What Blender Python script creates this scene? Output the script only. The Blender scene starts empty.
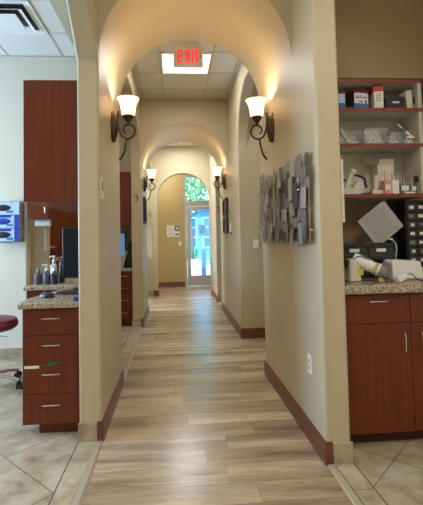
import bpy, bmesh, math, random
from math import sin, cos, pi, sqrt, radians, atan2
from mathutils import Matrix, Vector

random.seed(7)
C = bpy.context.scene.collection
S = bpy.context.scene

# ------------------------------------------------------------------ camera
YAW, PITCH, ROLL = radians(4.2), radians(2.5), radians(1.2)
fw = Vector((sin(YAW) * cos(PITCH), cos(YAW) * cos(PITCH), sin(PITCH)))
r0 = Vector((cos(YAW), -sin(YAW), 0)); u0 = r0.cross(fw)
rt = r0 * cos(ROLL) - u0 * sin(ROLL); up = u0 * cos(ROLL) + r0 * sin(ROLL)
cd = bpy.data.cameras.new('camera'); cam = bpy.data.objects.new('camera', cd); C.objects.link(cam)
cam.matrix_world = Matrix(((rt.x, up.x, -fw.x, 0), (rt.y, up.y, -fw.y, 0), (rt.z, up.z, -fw.z, 1.3), (0, 0, 0, 1)))
cd.sensor_fit = 'HORIZONTAL'; cd.sensor_width = 36; cd.lens = 36 * 420 / 423
cd.shift_x = (211.5 - 204.98) / 423; cd.shift_y = (219.02 - 252.5) / 423
cd.clip_start = 0.02; cd.clip_end = 200
S.camera = cam

# ------------------------------------------------------------------ world, sun, exposure
w = bpy.data.worlds.new('sky'); S.world = w; w.use_nodes = True
nt = w.node_tree; bg = nt.nodes['Background']
sky = nt.nodes.new('ShaderNodeTexSky'); sky.sky_type = 'NISHITA'; sky.sun_disc = False
sky.sun_elevation = radians(48); sky.sun_rotation = radians(200)
nt.links.new(sky.outputs[0], bg.inputs[0]); bg.inputs[1].default_value = 1.0
sd = bpy.data.lights.new('sun', 'SUN'); sd.energy = 8; sd.angle = 0.01; sd.color = (1, .95, .88)
sun = bpy.data.objects.new('sun', sd); C.objects.link(sun); sun.location = (3, 14, 9)
sun.rotation_euler = (radians(42), 0, radians(-25))
S.view_settings.view_transform = 'Standard'; S.view_settings.look = 'None'
S.view_settings.exposure = 0.32; S.view_settings.gamma = 1; S.view_settings.use_curve_mapping = False

def area(name, loc, sx, sy, power, col, rot=(0, 0, 0)):
    d = bpy.data.lights.new(name, 'AREA'); d.shape = 'RECTANGLE'; d.size = sx; d.size_y = sy
    d.energy = power; d.color = col
    o = bpy.data.objects.new(name, d); C.objects.link(o); o.location = loc; o.rotation_euler = rot
    return o
WARM = (1, .76, .50); NEUT = (1, .96, .90); COOL = (.38, .62, 1)
area('panel_light_hall', (.175, 5.005, 3.38), .54, .54, 13, NEUT)
area('panel_light_entry', (.175, .9, 3.38), .56, .56, 12, NEUT)
area('panel_light_entry', (.175, -.6, 3.38), .56, .56, 13, NEUT)
area('panel_light_rear_hall', (.175, 8.75, 3.38), .5, .5, 24, (.92, .96, 1))
area('fill_light_vestibule', (-.3, 10.55, 3.38), .5, .5, 22, NEUT)  # added fill lamp with no fixture, brightens the vestibule walls
area('panel_light_left_room', (-2.2, 1.6, 3.38), .56, .56, 9, NEUT)
area('panel_light_left_room', (-3.3, 3.4, 3.38), .56, .56, 9, NEUT)
area('panel_light_back_room', (-2.6, 6.2, 3.38), .56, .56, 16, NEUT)
area('panel_light_side_room', (-2.0, 8.4, 3.38), .56, .56, 24, NEUT)
area('panel_light_supply', (1.75, .7, 3.38), .56, .56, 13, NEUT)
area('window_daylight', (-4.9, 8.6, 1.75), 1.9, 1.6, 160, COOL, (0, radians(-95), 0))
area('window_daylight', (-4.9, 3.5, 1.75), 1.9, 2.4, 230, COOL, (0, radians(-108), 0))

# ------------------------------------------------------------------ materials
def mat(name, col, rough=.5, metal=0, spec=.5, coat=0):
    m = bpy.data.materials.new(name); m.use_nodes = True
    b = m.node_tree.nodes['Principled BSDF']
    b.inputs['Base Color'].default_value = (*col, 1); b.inputs['Roughness'].default_value = rough
    b.inputs['Metallic'].default_value = metal; b.inputs['Specular IOR Level'].default_value = spec
    b.inputs['Coat Weight'].default_value = coat
    return m
def srgb(r, g, b):
    f = lambda c: (c / 255 / 12.92) if c / 255 <= .04045 else ((c / 255 + .055) / 1.055) ** 2.4
    return (f(r), f(g), f(b))
def nodes(m): return m.node_tree.nodes, m.node_tree.links, m.node_tree.nodes['Principled BSDF']
def ramp(N, stops):
    r = N.new('ShaderNodeValToRGB'); e = r.color_ramp.elements
    while len(e) < len(stops): e.new(.5)
    for k, (p, c) in enumerate(stops): e[k].position = p; e[k].color = (*c, 1)
    return r
def coords(N, L, scale=(1, 1, 1), rot=(0, 0, 0)):
    t = N.new('ShaderNodeTexCoord'); mp = N.new('ShaderNodeMapping')
    mp.inputs['Scale'].default_value = scale; mp.inputs['Rotation'].default_value = rot
    L.new(t.outputs['Object'], mp.inputs[0]); return mp
def noise(N, L, mp, scale, detail=4, rough=.6):
    n = N.new('ShaderNodeTexNoise'); n.inputs['Scale'].default_value = scale
    n.inputs['Detail'].default_value = detail; n.inputs['Roughness'].default_value = rough
    L.new(mp.outputs[0], n.inputs['Vector']); return n
def mixc(N, L, fac, a, b, mode='MIX'):
    x = N.new('ShaderNodeMix'); x.data_type = 'RGBA'; x.blend_type = mode
    for sock, v in ((0, fac), (6, a), (7, b)):
        if hasattr(v, 'links') or hasattr(v, 'is_linked'): L.new(v, x.inputs[sock])
        elif sock == 0: x.inputs[0].default_value = v
        else: x.inputs[sock].default_value = (*v, 1)
    return x.outputs[2]
def bump(N, L, b, h, strength, dist=.002):
    bp = N.new('ShaderNodeBump'); bp.inputs['Strength'].default_value = strength; bp.inputs['Distance'].default_value = dist
    L.new(h, bp.inputs['Height']); L.new(bp.outputs[0], b.inputs['Normal'])

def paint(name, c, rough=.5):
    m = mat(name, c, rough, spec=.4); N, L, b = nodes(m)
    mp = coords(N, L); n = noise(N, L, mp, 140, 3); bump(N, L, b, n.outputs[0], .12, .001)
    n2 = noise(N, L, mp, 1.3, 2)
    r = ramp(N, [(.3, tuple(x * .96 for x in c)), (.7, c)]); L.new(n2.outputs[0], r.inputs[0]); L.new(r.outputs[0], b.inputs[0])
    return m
M = {}
M['wall'] = paint('tan_wall_paint', srgb(200, 184, 151), .42)
M['olive'] = paint('olive_wall_paint', srgb(192, 170, 116), .5)
M['cream'] = paint('cream_wall_paint', srgb(222, 214, 192), .5)
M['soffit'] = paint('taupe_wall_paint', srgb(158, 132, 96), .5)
M['drywall'] = paint('drywall_ceiling_paint', srgb(186, 176, 146), .6)

def wood_cab(name, c1, c2, rough=.33):
    m = mat(name, c1, rough, spec=.35); N, L, b = nodes(m)
    mp = coords(N, L, (38, 38, 1.6)); n = noise(N, L, mp, 1.0, 6, .65)
    r = ramp(N, [(.3, c1), (.7, c2)]); L.new(n.outputs[0], r.inputs[0]); L.new(r.outputs[0], b.inputs[0])
    bump(N, L, b, n.outputs[0], .06, .001); return m
M['cherry'] = wood_cab('cherry_wood', srgb(96, 40, 16), srgb(122, 54, 24))
M['cherry_edge'] = wood_cab('cherry_edge_band', srgb(128, 62, 48), srgb(146, 76, 58), .45)
def wood_base(name):
    m = mat(name, (.2, .05, .02), .35); N, L, b = nodes(m)
    mp = coords(N, L, (2, 2, 60)); n = noise(N, L, mp, 1.2, 5, .6)
    r = ramp(N, [(.3, srgb(94, 48, 31)), (.7, srgb(130, 76, 53))]); L.new(n.outputs[0], r.inputs[0]); L.new(r.outputs[0], b.inputs[0]); return m
M['base_wood'] = wood_base('baseboard_wood')

def planks():
    m = mat('weathered_oak_planks', (.4, .33, .24), .36, spec=.5); N, L, b = nodes(m)
    PW, PL = .18, 1.22
    def math_(op, a, v=None, w=None):
        q = N.new('ShaderNodeMath'); q.operation = op
        for k, x in enumerate((a, v, w)):
            if x is None: continue
            if hasattr(x, 'is_linked'): L.new(x, q.inputs[k])
            else: q.inputs[k].default_value = x
        return q.outputs[0]
    t = N.new('ShaderNodeTexCoord'); sep = N.new('ShaderNodeSeparateXYZ'); L.new(t.outputs['Object'], sep.inputs[0])
    X, Y = sep.outputs[0], math_('ADD', sep.outputs[1], .075)
    row = math_('FLOOR', math_('DIVIDE', Y, PW))
    wn = N.new('ShaderNodeTexWhiteNoise'); wn.noise_dimensions = '1D'; L.new(row, wn.inputs['W'])
    xs = math_('DIVIDE', math_('ADD', X, math_('MULTIPLY', wn.outputs['Value'], 7.3)), PL)
    col_i = math_('FLOOR', xs)
    wn2 = N.new('ShaderNodeTexWhiteNoise'); wn2.noise_dimensions = '2D'
    c2 = N.new('ShaderNodeCombineXYZ'); L.new(row, c2.inputs[0]); L.new(col_i, c2.inputs[1]); L.new(c2.outputs[0], wn2.inputs['Vector'])
    pid = wn2.outputs['Value']
    # seams
    fy = math_('MULTIPLY', math_('ABSOLUTE', math_('SUBTRACT', math_('FRACT', math_('DIVIDE', Y, PW)), .5)), PW)
    fx = math_('MULTIPLY', math_('ABSOLUTE', math_('SUBTRACT', math_('FRACT', xs), .5)), PL)
    seam = math_('MAXIMUM', math_('GREATER_THAN', fy, PW / 2 - .0011), math_('GREATER_THAN', fx, PL / 2 - .0011))
    tone = ramp(N, [(0, srgb(158, 134, 106)), (.3, srgb(184, 162, 132)), (.6, srgb(198, 179, 150)), (.8, srgb(172, 149, 120)), (1, srgb(220, 205, 178))]); L.new(pid, tone.inputs[0])
    def grain(sx, sy, detail, rough, dist=0):
        cmb = N.new('ShaderNodeCombineXYZ'); L.new(math_('MULTIPLY', X, sx), cmb.inputs[0]); L.new(math_('MULTIPLY', Y, sy), cmb.inputs[1]); L.new(math_('MULTIPLY', pid, 53), cmb.inputs[2])
        g = N.new('ShaderNodeTexNoise'); g.inputs['Scale'].default_value = 1; g.inputs['Detail'].default_value = detail; g.inputs['Roughness'].default_value = rough; g.inputs['Distortion'].default_value = dist
        L.new(cmb.outputs[0], g.inputs['Vector']); return g
    g1 = grain(2.2, 16, 8, .72, .6); g2 = grain(.9, 7, 3, .55, .4); g3 = grain(9, 150, 4, .7)
    r1 = ramp(N, [(.30, (.44, .39, .34)), (.43, (.84, .81, .78)), (.56, (1.04, 1.03, 1.02)), (.74, (1.26, 1.25, 1.23))]); L.new(g1.outputs[0], r1.inputs[0])
    r2 = ramp(N, [(.34, (.46, .41, .36)), (.46, (.84, .81, .78)), (.56, (1.03, 1.02, 1.01)), (.68, (1.24, 1.24, 1.24))]); L.new(g2.outputs[0], r2.inputs[0])
    r3 = ramp(N, [(.3, (.74, .72, .70)), (.6, (1.08, 1.08, 1.08))]); L.new(g3.outputs[0], r3.inputs[0])
    col = mixc(N, L, .9, tone.outputs[0], r1.outputs[0], 'MULTIPLY'); col = mixc(N, L, .85, col, r2.outputs[0], 'MULTIPLY'); col = mixc(N, L, .7, col, r3.outputs[0], 'MULTIPLY')
    # scattered small knots
    cv = N.new('ShaderNodeCombineXYZ'); L.new(math_('MULTIPLY', X, 1.3), cv.inputs[0]); L.new(math_('MULTIPLY', Y, 3.4), cv.inputs[1]); L.new(pid, cv.inputs[2])
    vo = N.new('ShaderNodeTexVoronoi'); vo.inputs['Scale'].default_value = 1.6; L.new(cv.outputs[0], vo.inputs['Vector'])
    kr = ramp(N, [(.035, (.34, .28, .22)), (.085, (1, 1, 1))]); L.new(vo.outputs['Distance'], kr.inputs[0])
    col = mixc(N, L, 1, col, kr.outputs[0], 'MULTIPLY')
    col = mixc(N, L, math_('MULTIPLY', seam, .75), col, (.10, .075, .05))
    L.new(col, b.inputs[0]); bump(N, L, b, g3.outputs[0], .1, .001)
    rr = ramp(N, [(.3, (.30,) * 3), (.7, (.20,) * 3)]); L.new(g1.outputs[0], rr.inputs[0]); L.new(rr.outputs[0], b.inputs['Roughness'])
    return m
M['planks'] = planks()

def tiles(name, size, rot, off=(0, 0, 0), offset=0):
    m = mat(name, (.5, .42, .3), .4); N, L, b = nodes(m)
    mp = coords(N, L, (1, 1, 1), (0, 0, rot)); mp.inputs['Location'].default_value = off
    br = N.new('ShaderNodeTexBrick'); L.new(mp.outputs[0], br.inputs['Vector']); br.offset = offset
    br.inputs['Color1'].default_value = (0, 0, 0, 1); br.inputs['Color2'].default_value = (1, 1, 1, 1)
    br.inputs['Scale'].default_value = 1; br.inputs['Mortar Size'].default_value = .0028
    br.inputs['Brick Width'].default_value = size[0]; br.inputs['Row Height'].default_value = size[1]
    n = noise(N, L, coords(N, L), 5.5, 8, .66)
    r = ramp(N, [(.3, srgb(144, 122, 94)), (.46, srgb(176, 158, 129)), (.56, srgb(192, 177, 150)), (.75, srgb(208, 196, 174))]); L.new(n.outputs[0], r.inputs[0])
    t = ramp(N, [(0, (.88, .87, .86)), (1, (1.04, 1.03, 1.0))]); L.new(br.outputs['Color'], t.inputs[0])
    col = mixc(N, L, 1, r.outputs[0], t.outputs[0], 'MULTIPLY')
    col = mixc(N, L, br.outputs['Fac'], col, srgb(96, 82, 66)); L.new(col, b.inputs[0])
    bump(N, L, b, n.outputs[0], .08, .002); return m
M['tile'] = tiles('travertine_diagonal_tile', (.563, .563), radians(45), (.370, -1.153, 0))
M['tile_r'] = tiles('travertine_right_tile', (.563, .563), radians(45), (.815, -2.0, 0))
M['tile_border'] = tiles('travertine_border_tile', (2, .47), 0, (0, .22, 0))
M['tile_base'] = tiles('travertine_base_tile', (.47, .47), 0, (.2, .1, 0))

def granite():
    m = mat('speckled_granite', (.5, .42, .3), .25); N, L, b = nodes(m)
    mp = coords(N, L); n = noise(N, L, mp, 85, 5, .75)
    r = ramp(N, [(.33, srgb(42, 36, 30)), (.43, srgb(128, 106, 82)), (.52, srgb(186, 168, 138)), (.66, srgb(218, 208, 190))])
    L.new(n.outputs[0], r.inputs[0])
    v = N.new('ShaderNodeTexVoronoi'); v.inputs['Scale'].default_value = 95; L.new(mp.outputs[0], v.inputs['Vector'])
    vr = ramp(N, [(.12, (.25, .2, .17)), (.3, (1, 1, 1))]); L.new(v.outputs['Distance'], vr.inputs[0])
    L.new(mixc(N, L, .8, r.outputs[0], vr.outputs[0], 'MULTIPLY'), b.inputs[0]); return m
M['granite'] = granite()
def ctile():
    m = mat('acoustic_ceiling_tile', srgb(226, 222, 210), .9, spec=.1); N, L, b = nodes(m)
    n = noise(N, L, coords(N, L), 120, 3); bump(N, L, b, n.outputs[0], .25, .002); return m
M['ceil'] = ctile()
M['grid'] = mat('white_ceiling_grid', srgb(206, 200, 186), .5)
M['white'] = mat('white_plastic', srgb(238, 237, 230), .4)
M['offwhite'] = mat('ivory_plastic', srgb(214, 206, 188), .42)
M['paper'] = mat('white_paper', srgb(232, 230, 222), .8)
M['cream_card'] = mat('cream_cardboard', srgb(216, 208, 190), .7)
M['black'] = mat('black_plastic', (.012, .012, .013), .4)
M['dark'] = mat('charcoal_plastic', (.04, .04, .043), .45)
M['grey'] = mat('grey_plastic', (.22, .22, .22), .45)
M['chrome'] = mat('brushed_nickel', (.68, .66, .62), .25, 1)
M['alu'] = mat('aluminium_frame', (.62, .62, .60), .35, .6)
M['burg'] = mat('burgundy_vinyl', srgb(112, 34, 44), .35)
M['red'] = mat('red_ink', srgb(200, 40, 56), .5)
M['pink'] = mat('pink_plastic', srgb(222, 150, 150), .5)
M['blue'] = mat('blue_ink', srgb(34, 60, 160), .5)
M['teal'] = mat('teal_plastic', srgb(48, 128, 138), .4)
M['ltblue'] = mat('pale_blue_card', srgb(188, 214, 236), .6)
M['skyblue'] = mat('blue_card', srgb(60, 120, 176), .6)
M['maroon'] = mat('maroon_card', srgb(110, 26, 50), .6)
M['green'] = mat('green_tape', srgb(26, 104, 58), .5)
M['yellow'] = mat('yellow_label', srgb(214, 196, 50), .6)
M['orange'] = mat('orange_plastic', srgb(222, 140, 60), .5)
M['tanrub'] = mat('beige_rubber', srgb(196, 166, 128), .5)
def bronze():
    m = mat('dark_bronze_metal', srgb(84, 62, 50), .38, .75); N, L, b = nodes(m)
    n = noise(N, L, coords(N, L), 90, 4); r = ramp(N, [(.35, srgb(48, 36, 30)), (.7, srgb(128, 98, 80))])
    L.new(n.outputs[0], r.inputs[0]); L.new(r.outputs[0], b.inputs[0]); bump(N, L, b, n.outputs[0], .6, .003); return m
M['bronze'] = bronze()
def brushed(name, c, r):
    m = mat(name, c, r, .55); N, L, b = nodes(m)
    n = noise(N, L, coords(N, L, (3, 3, 90)), 3, 4); q = ramp(N, [(.3, tuple(x * .8 for x in c)), (.7, c)]); L.new(n.outputs[0], q.inputs[0]); L.new(q.outputs[0], b.inputs[0]); return m
PLATE = [brushed('silver_metal_plate', (.40, .385, .35), .4), brushed('pewter_metal_plate', (.27, .26, .235), .42),
         brushed('pale_metal_plate', (.56, .545, .50), .38), brushed('dark_metal_plate', (.13, .125, .115), .42)]
def emit(name, col, s):
    m = mat(name, col, .5); b = m.node_tree.nodes['Principled BSDF']
    b.inputs['Emission Color'].default_value = (*col, 1); b.inputs['Emission Strength'].default_value = s; return m
M['diffuser'] = emit('lit_panel_diffuser', (1, .96, .90), 2.6)
M['exit_red'] = emit('lit_red_letters', (1, .015, .03), .85)
M['bulb'] = emit('lit_bulb', (1, .8, .55), 6)
M['screen'] = emit('lit_screen', srgb(110, 160, 210), .35)
def shade():
    m = bpy.data.materials.new('frosted_glass_shade'); m.use_nodes = True; N = m.node_tree.nodes; L = m.node_tree.links
    N.remove(N['Principled BSDF']); out = N['Material Output']
    d = N.new('ShaderNodeBsdfDiffuse'); d.inputs[0].default_value = (.9, .86, .8, 1)
    t = N.new('ShaderNodeBsdfTranslucent'); t.inputs[0].default_value = (1, .9, .76, 1)
    e = N.new('ShaderNodeEmission'); e.inputs[0].default_value = (1, .86, .70, 1); e.inputs[1].default_value = .35
    m1 = N.new('ShaderNodeMixShader'); m1.inputs[0].default_value = .55; L.new(d.outputs[0], m1.inputs[1]); L.new(t.outputs[0], m1.inputs[2])
    a = N.new('ShaderNodeAddShader'); L.new(m1.outputs[0], a.inputs[0]); L.new(e.outputs[0], a.inputs[1]); L.new(a.outputs[0], out.inputs[0]); return m
M['shade'] = shade()
def glass(name, col=(1, 1, 1), a=.12, rough=.02):
    m = bpy.data.materials.new(name); m.use_nodes = True; N = m.node_tree.nodes; L = m.node_tree.links
    N.remove(N['Principled BSDF']); out = N['Material Output']
    t = N.new('ShaderNodeBsdfTransparent'); t.inputs[0].default_value = (*col, 1)
    g = N.new('ShaderNodeBsdfGlossy'); g.inputs['Roughness'].default_value = rough; g.inputs[0].default_value = (.9, .9, .9, 1)
    mx = N.new('ShaderNodeMixShader'); mx.inputs[0].default_value = a; L.new(t.outputs[0], mx.inputs[1]); L.new(g.outputs[0], mx.inputs[2]); L.new(mx.outputs[0], out.inputs[0]); return m
M['door_glass'] = glass('tinted_door_glass', (.66, .88, 1), .06)
M['clear'] = glass('clear_plastic', (.92, .93, .925), .09, .12)
M['smoke'] = glass('smoked_plastic', (.16, .17, .18), .06, .15)
def leafm(name, c):
    m = mat(name, c, .6); return m
M['leaf'] = [leafm('leaf_green', (.16, .34, .07)), leafm('leaf_pale_green', (.30, .46, .16)), leafm('leaf_dark_green', (.06, .16, .05))]
M['bark'] = mat('grey_bark', (.14, .10, .07), .9)

# ------------------------------------------------------------------ mesh builder
class MB:
    def __init__(s): s.b = bmesh.new(); s.m = Matrix.Identity(4)
    def at(s, loc=(0, 0, 0), rx=0, ry=0, rz=0):
        s.m = Matrix.Translation(loc) @ Matrix.Rotation(rz, 4, 'Z') @ Matrix.Rotation(ry, 4, 'Y') @ Matrix.Rotation(rx, 4, 'X'); return s
    def v(s, p): return s.b.verts.new(s.m @ Vector(p))
    def box(s, x0, x1, y0, y1, z0, z1, tx=1, ty=1):
        cx, cy = (x0 + x1) / 2, (y0 + y1) / 2
        vs = [s.v(p) for p in ((x0, y0, z0), (x1, y0, z0), (x1, y1, z0), (x0, y1, z0))]
        vs += [s.v((cx + (x - cx) * tx, cy + (y - cy) * ty, z1)) for x, y in ((x0, y0), (x1, y0), (x1, y1), (x0, y1))]
        for f in ((3, 2, 1, 0), (4, 5, 6, 7), (0, 1, 5, 4), (1, 2, 6, 5), (2, 3, 7, 6), (3, 0, 4, 7)): s.b.faces.new([vs[i] for i in f])
        return s
    def prism(s, poly, axis, a, b):
        def P(u, v, t): return {'x': (t, u, v), 'y': (u, t, v), 'z': (u, v, t)}[axis]
        A = [s.v(P(u, v, a)) for u, v in poly]; B = [s.v(P(u, v, b)) for u, v in poly]
        s.b.faces.new(A); s.b.faces.new(B[::-1]); n = len(poly)
        for i in range(n): s.b.faces.new([A[i], B[i], B[(i + 1) % n], A[(i + 1) % n]])
        return s
    def lathe(s, prof, n=24, axis='z', c=(0, 0, 0), sy=1, cap=True):
        rings = []
        for r, h in prof:
            ring = []
            for k in range(n):
                a = 2 * pi * k / n; p = (r * cos(a), r * sin(a) * sy, h)
                if axis == 'x': p = (p[2], p[0], p[1])
                if axis == 'y': p = (p[0], p[2], p[1])
                ring.append(s.v((p[0] + c[0], p[1] + c[1], p[2] + c[2])))
            rings.append(ring)
        for A, B in zip(rings, rings[1:]):
            for k in range(n): s.b.faces.new([A[k], A[(k + 1) % n], B[(k + 1) % n], B[k]])
        if cap:
            if prof[0][0] > 0: s.b.faces.new(rings[0][::-1])
            if prof[-1][0] > 0: s.b.faces.new(rings[-1])
        return s
    def cyl(s, p, q, r, r2=None, n=14): return s.tube([p, q], [r, r if r2 is None else r2], n)
    def tube(s, pts, r, n=10, smooth=0):
        pts = [Vector(p) for p in pts]
        if smooth:
            out = []
            for i in range(len(pts) - 1):
                p0, p1, p2, p3 = pts[max(i - 1, 0)], pts[i], pts[i + 1], pts[min(i + 2, len(pts) - 1)]
                for k in range(smooth):
                    t = k / smooth
                    out.append(.5 * ((2 * p1) + (p2 - p0) * t + (2 * p0 - 5 * p1 + 4 * p2 - p3) * t * t + (3 * p1 - p0 - 3 * p2 + p3) * t ** 3))
            out.append(pts[-1]); pts = out
        R = r if isinstance(r, (list, tuple)) else None
        if R and len(R) != len(pts):
            R = [R[0] + (R[-1] - R[0]) * i / (len(pts) - 1) for i in range(len(pts))]
        rings = []; nrm = None
        for i, p in enumerate(pts):
            d = (pts[min(i + 1, len(pts) - 1)] - pts[max(i - 1, 0)]).normalized()
            if nrm is None: nrm = d.orthogonal().normalized()
            nrm = (nrm - d * nrm.dot(d)).normalized(); bn = d.cross(nrm); rr = R[i] if R else r
            rings.append([s.v(p + (nrm * cos(2 * pi * k / n) + bn * sin(2 * pi * k / n)) * rr) for k in range(n)])
        for A, B in zip(rings, rings[1:]):
            for k in range(n): s.b.faces.new([A[k], A[(k + 1) % n], B[(k + 1) % n], B[k]])
        s.b.faces.new(rings[0][::-1]); s.b.faces.new(rings[-1]); return s
    def build(s, name, m, parent=None, loc=(0, 0, 0), bevel=0, seg=2, rot=(0, 0, 0), smooth=32):
        bmesh.ops.recalc_face_normals(s.b, faces=s.b.faces)
        me = bpy.data.meshes.new(name); s.b.to_mesh(me); s.b.free()
        if smooth:
            me.polygons.foreach_set('use_smooth', [True] * len(me.polygons)); me.set_sharp_from_angle(angle=radians(smooth))
        me.materials.append(M[m] if isinstance(m, str) else m)
        o = bpy.data.objects.new(name, me); C.objects.link(o); o.location = loc; o.rotation_euler = rot
        if parent: o.parent = parent
        if bevel:
            q = o.modifiers.new('bevel', 'BEVEL'); q.width = bevel; q.segments = seg; q.limit_method = 'ANGLE'; q.angle_limit = radians(35); q.harden_normals = False
        return o

def struct(name, mb, m, bevel=0, seg=2, parent=None):
    o = mb.build(name, m, parent, bevel=bevel, seg=seg)
    if not parent: o['kind'] = 'structure'
    return o
def tag(o, label, cat, group=None):
    o['label'] = label; o['category'] = cat
    if group: o['group'] = group
    return o
def thing(name, label, cat, loc=(0, 0, 0), rz=0, group=None):
    o = bpy.data.objects.new(name, None); C.objects.link(o); o.location = loc; o.rotation_euler = (0, 0, rz)
    o.empty_display_size = .05
    return tag(o, label, cat, group)
def copy_tree(o, parent=None):
    c = o.copy(); C.objects.link(c)
    if parent: c.parent = parent
    for ch in list(o.children): copy_tree(ch, c)
    return c
def text(name, s, size, m, parent, loc, rot, depth=.0006, align='CENTER', xs=1):
    cu = bpy.data.curves.new(name, 'FONT'); cu.body = s; cu.size = size; cu.extrude = depth; cu.align_x = align; cu.align_y = 'CENTER'
    o = bpy.data.objects.new(name, cu); C.objects.link(o)
    dg = bpy.context.evaluated_depsgraph_get(); me = bpy.data.meshes.new_from_object(o.evaluated_get(dg))
    bpy.data.objects.remove(o); bpy.data.curves.remove(cu)
    me.materials.clear(); me.materials.append(M[m]); me.name = name
    n = bpy.data.objects.new(name, me); C.objects.link(n); n.location = loc; n.rotation_euler = rot; n.scale = (xs, 1, 1)
    if parent: n.parent = parent
    return n
FACE = (pi / 2, 0, 0)      # text facing -Y

# ------------------------------------------------------------------ dimensions
XL, XLo, XR, XRo = -.49, -.635, .84, .985
HC = 3.42
XC, RV = (XL + XR) / 2, (XR - XL) / 2

# ------------------------------------------------------------------ floors
struct('floor', MB().box(XL - .02, XR + .02, -1.5, 11.5, -.1, 0), 'planks')
struct('floor_passage', MB().box(XR + .02, 2.4, 3.9, 5.45, -.1, 0), 'planks')
struct('floor_tile_left', MB().box(-5, XL - .02, -1.5, 9.8, -.1, 0), 'tile')
struct('floor_tile_right', MB().box(XR + .02, 2.6, -1.5, 3.9, -.1, 0), 'tile_r')
struct('floor_tile_right_rear', MB().box(XR + .02, 2.4, 7.5, 9.8, -.1, 0), 'tile')
struct('floor_vestibule_left', MB().box(-1.2, XL - .02, 9.8, 11.5, -.1, 0), 'planks')
struct('floor_vestibule_right', MB().box(XR + .02, 1.6, 9.8, 11.5, -.1, 0), 'planks')
M['thresh'] = mat('grey_oak_threshold', srgb(172, 158, 134), .4); M['grout'] = mat('tile_grout', srgb(96, 82, 66), .8)
for nm, y0, y1 in (('near', .4, 2.815), ('mid', 3.89, 6.3), ('rear', 7.66, 9.63)):
    struct('trim_border_left_' + nm, MB().box(XLo - .002, XL - .04, y0, y1, 0, .003), 'tile_border')
    struct('trim_grout_left_' + nm, MB().box(XLo - .009, XLo - .002, y0, y1, 0, .0028), 'grout')
    struct('trim_threshold_left_' + nm, MB().prism([(XL - .04, 0), (XL - .03, .007), (XL - .002, .007), (XL + .008, .0)], 'y', y0, y1), M['thresh'])
struct('trim_border_right_near', MB().box(XR + .045, XRo + .005, -.2, 2.38, 0, .003), 'tile_border')
struct('trim_grout_right_near', MB().box(XRo + .005, XRo + .012, -.2, 2.38, 0, .0028), 'grout')
struct('trim_threshold_right_near', MB().prism([(XR - .004, 0), (XR + .004, .007), (XR + .036, .007), (XR + .045, 0)], 'y', -.2, 2.375), M['thresh'])

# ------------------------------------------------------------------ ceilings
struct('ceiling', MB().box(XL - .1, XR + .1, -1.5, 9.8, HC, HC + .08), 'ceil')
struct('ceiling_vestibule', MB().box(-1.2, 1.6, 9.7, 11.5, HC, HC + .08), 'drywall')
struct('ceiling_left', MB().box(-5, XL - .1, -1.5, 9.8, HC, HC + .08), 'ceil')
struct('ceiling_right', MB().box(XR + .1, 2.6, -1.5, 9.8, HC, HC + .08), 'drywall')
struct('ceiling_left_border', MB().box(-1.06, XLo + .002, -1.5, 4.85, HC - .012, HC), 'drywall')
g = MB()
for x in (-.43, -.13, .48, .80): g.box(x - .012, x + .012, 4.05, 6.2, HC - .006, HC + .01)
for y in (4.70, 5.31, 5.92): g.box(XL, XR, y - .012, y + .012, HC - .006, HC + .01)
struct('trim_ceiling_grid_hall', g, 'grid')
g = MB()
for x in (-.13, .48): g.box(x - .012, x + .012, 7.7, 9.64, HC - .006, HC + .01)
for y in (8.3, 8.91): g.box(XL, XR, y - .012, y + .012, HC - .006, HC + .01)
struct('trim_ceiling_grid_rear', g, 'grid')
g = MB()
for k in range(7): g.box(-1.262 - .61 * k, -1.238 - .61 * k, -1.5, 4.85, HC - .006, HC + .01)
for k in range(10): g.box(-5, -1.06, 4.298 - .61 * k, 4.322 - .61 * k, HC - .006, HC + .01)
struct('trim_ceiling_grid_left', g, 'grid')

# ------------------------------------------------------------------ corridor side walls with their arched openings
def ell(y0, y1, spring, rise, n=28):
    c, a = (y0 + y1) / 2, (y1 - y0) / 2
    return [(c - a * cos(pi * k / n), spring + rise * sin(pi * k / n)) for k in range(n + 1)]
def segm(y0, y1, spring, rise, n=24):
    a = (y1 - y0) / 2; R = (a * a + rise * rise) / (2 * rise); c = (y0 + y1) / 2; th = math.asin(a / R)
    return [(c + R * sin(-th + 2 * th * k / n), spring + rise - R + R * cos(-th + 2 * th * k / n)) for k in range(n + 1)]
def side_wall(y0, y1, openings):
    poly = [(y0, 0)]
    for a, b, arc in openings: poly += [(a, 0)] + arc + [(b, 0)]
    poly += [(y1, 0), (y1, HC), (y0, HC)]
    return poly
struct('wall_left', MB().prism(side_wall(-1.5, 9.66, [
    (.4, 2.82, segm(.4, 2.82, 2.50, .55)), (3.88, 6.3, ell(3.88, 6.3, 2.45, .70)), (7.65, 9.6, ell(7.65, 9.6, 2.40, .6))]), 'x', XLo, XL), 'wall', .016, 3)
struct('wall_right', MB().prism(side_wall(2.385, 9.66, [(3.98, 5.39, ell(3.98, 5.39, 2.47, .66)), (7.64, 8.5, ell(7.64, 8.5, 2.3, .40))]), 'x', XR, XRo), 'wall', .016, 3)
struct('wall_right_header', MB().box(XR, XRo, -1.5, 2.384, 3.05, HC), 'wall')
struct('wall_right_block', MB().box(XR + .03, 2.4, 5.3905, 7.63, 0, HC), 'wall')
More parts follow.
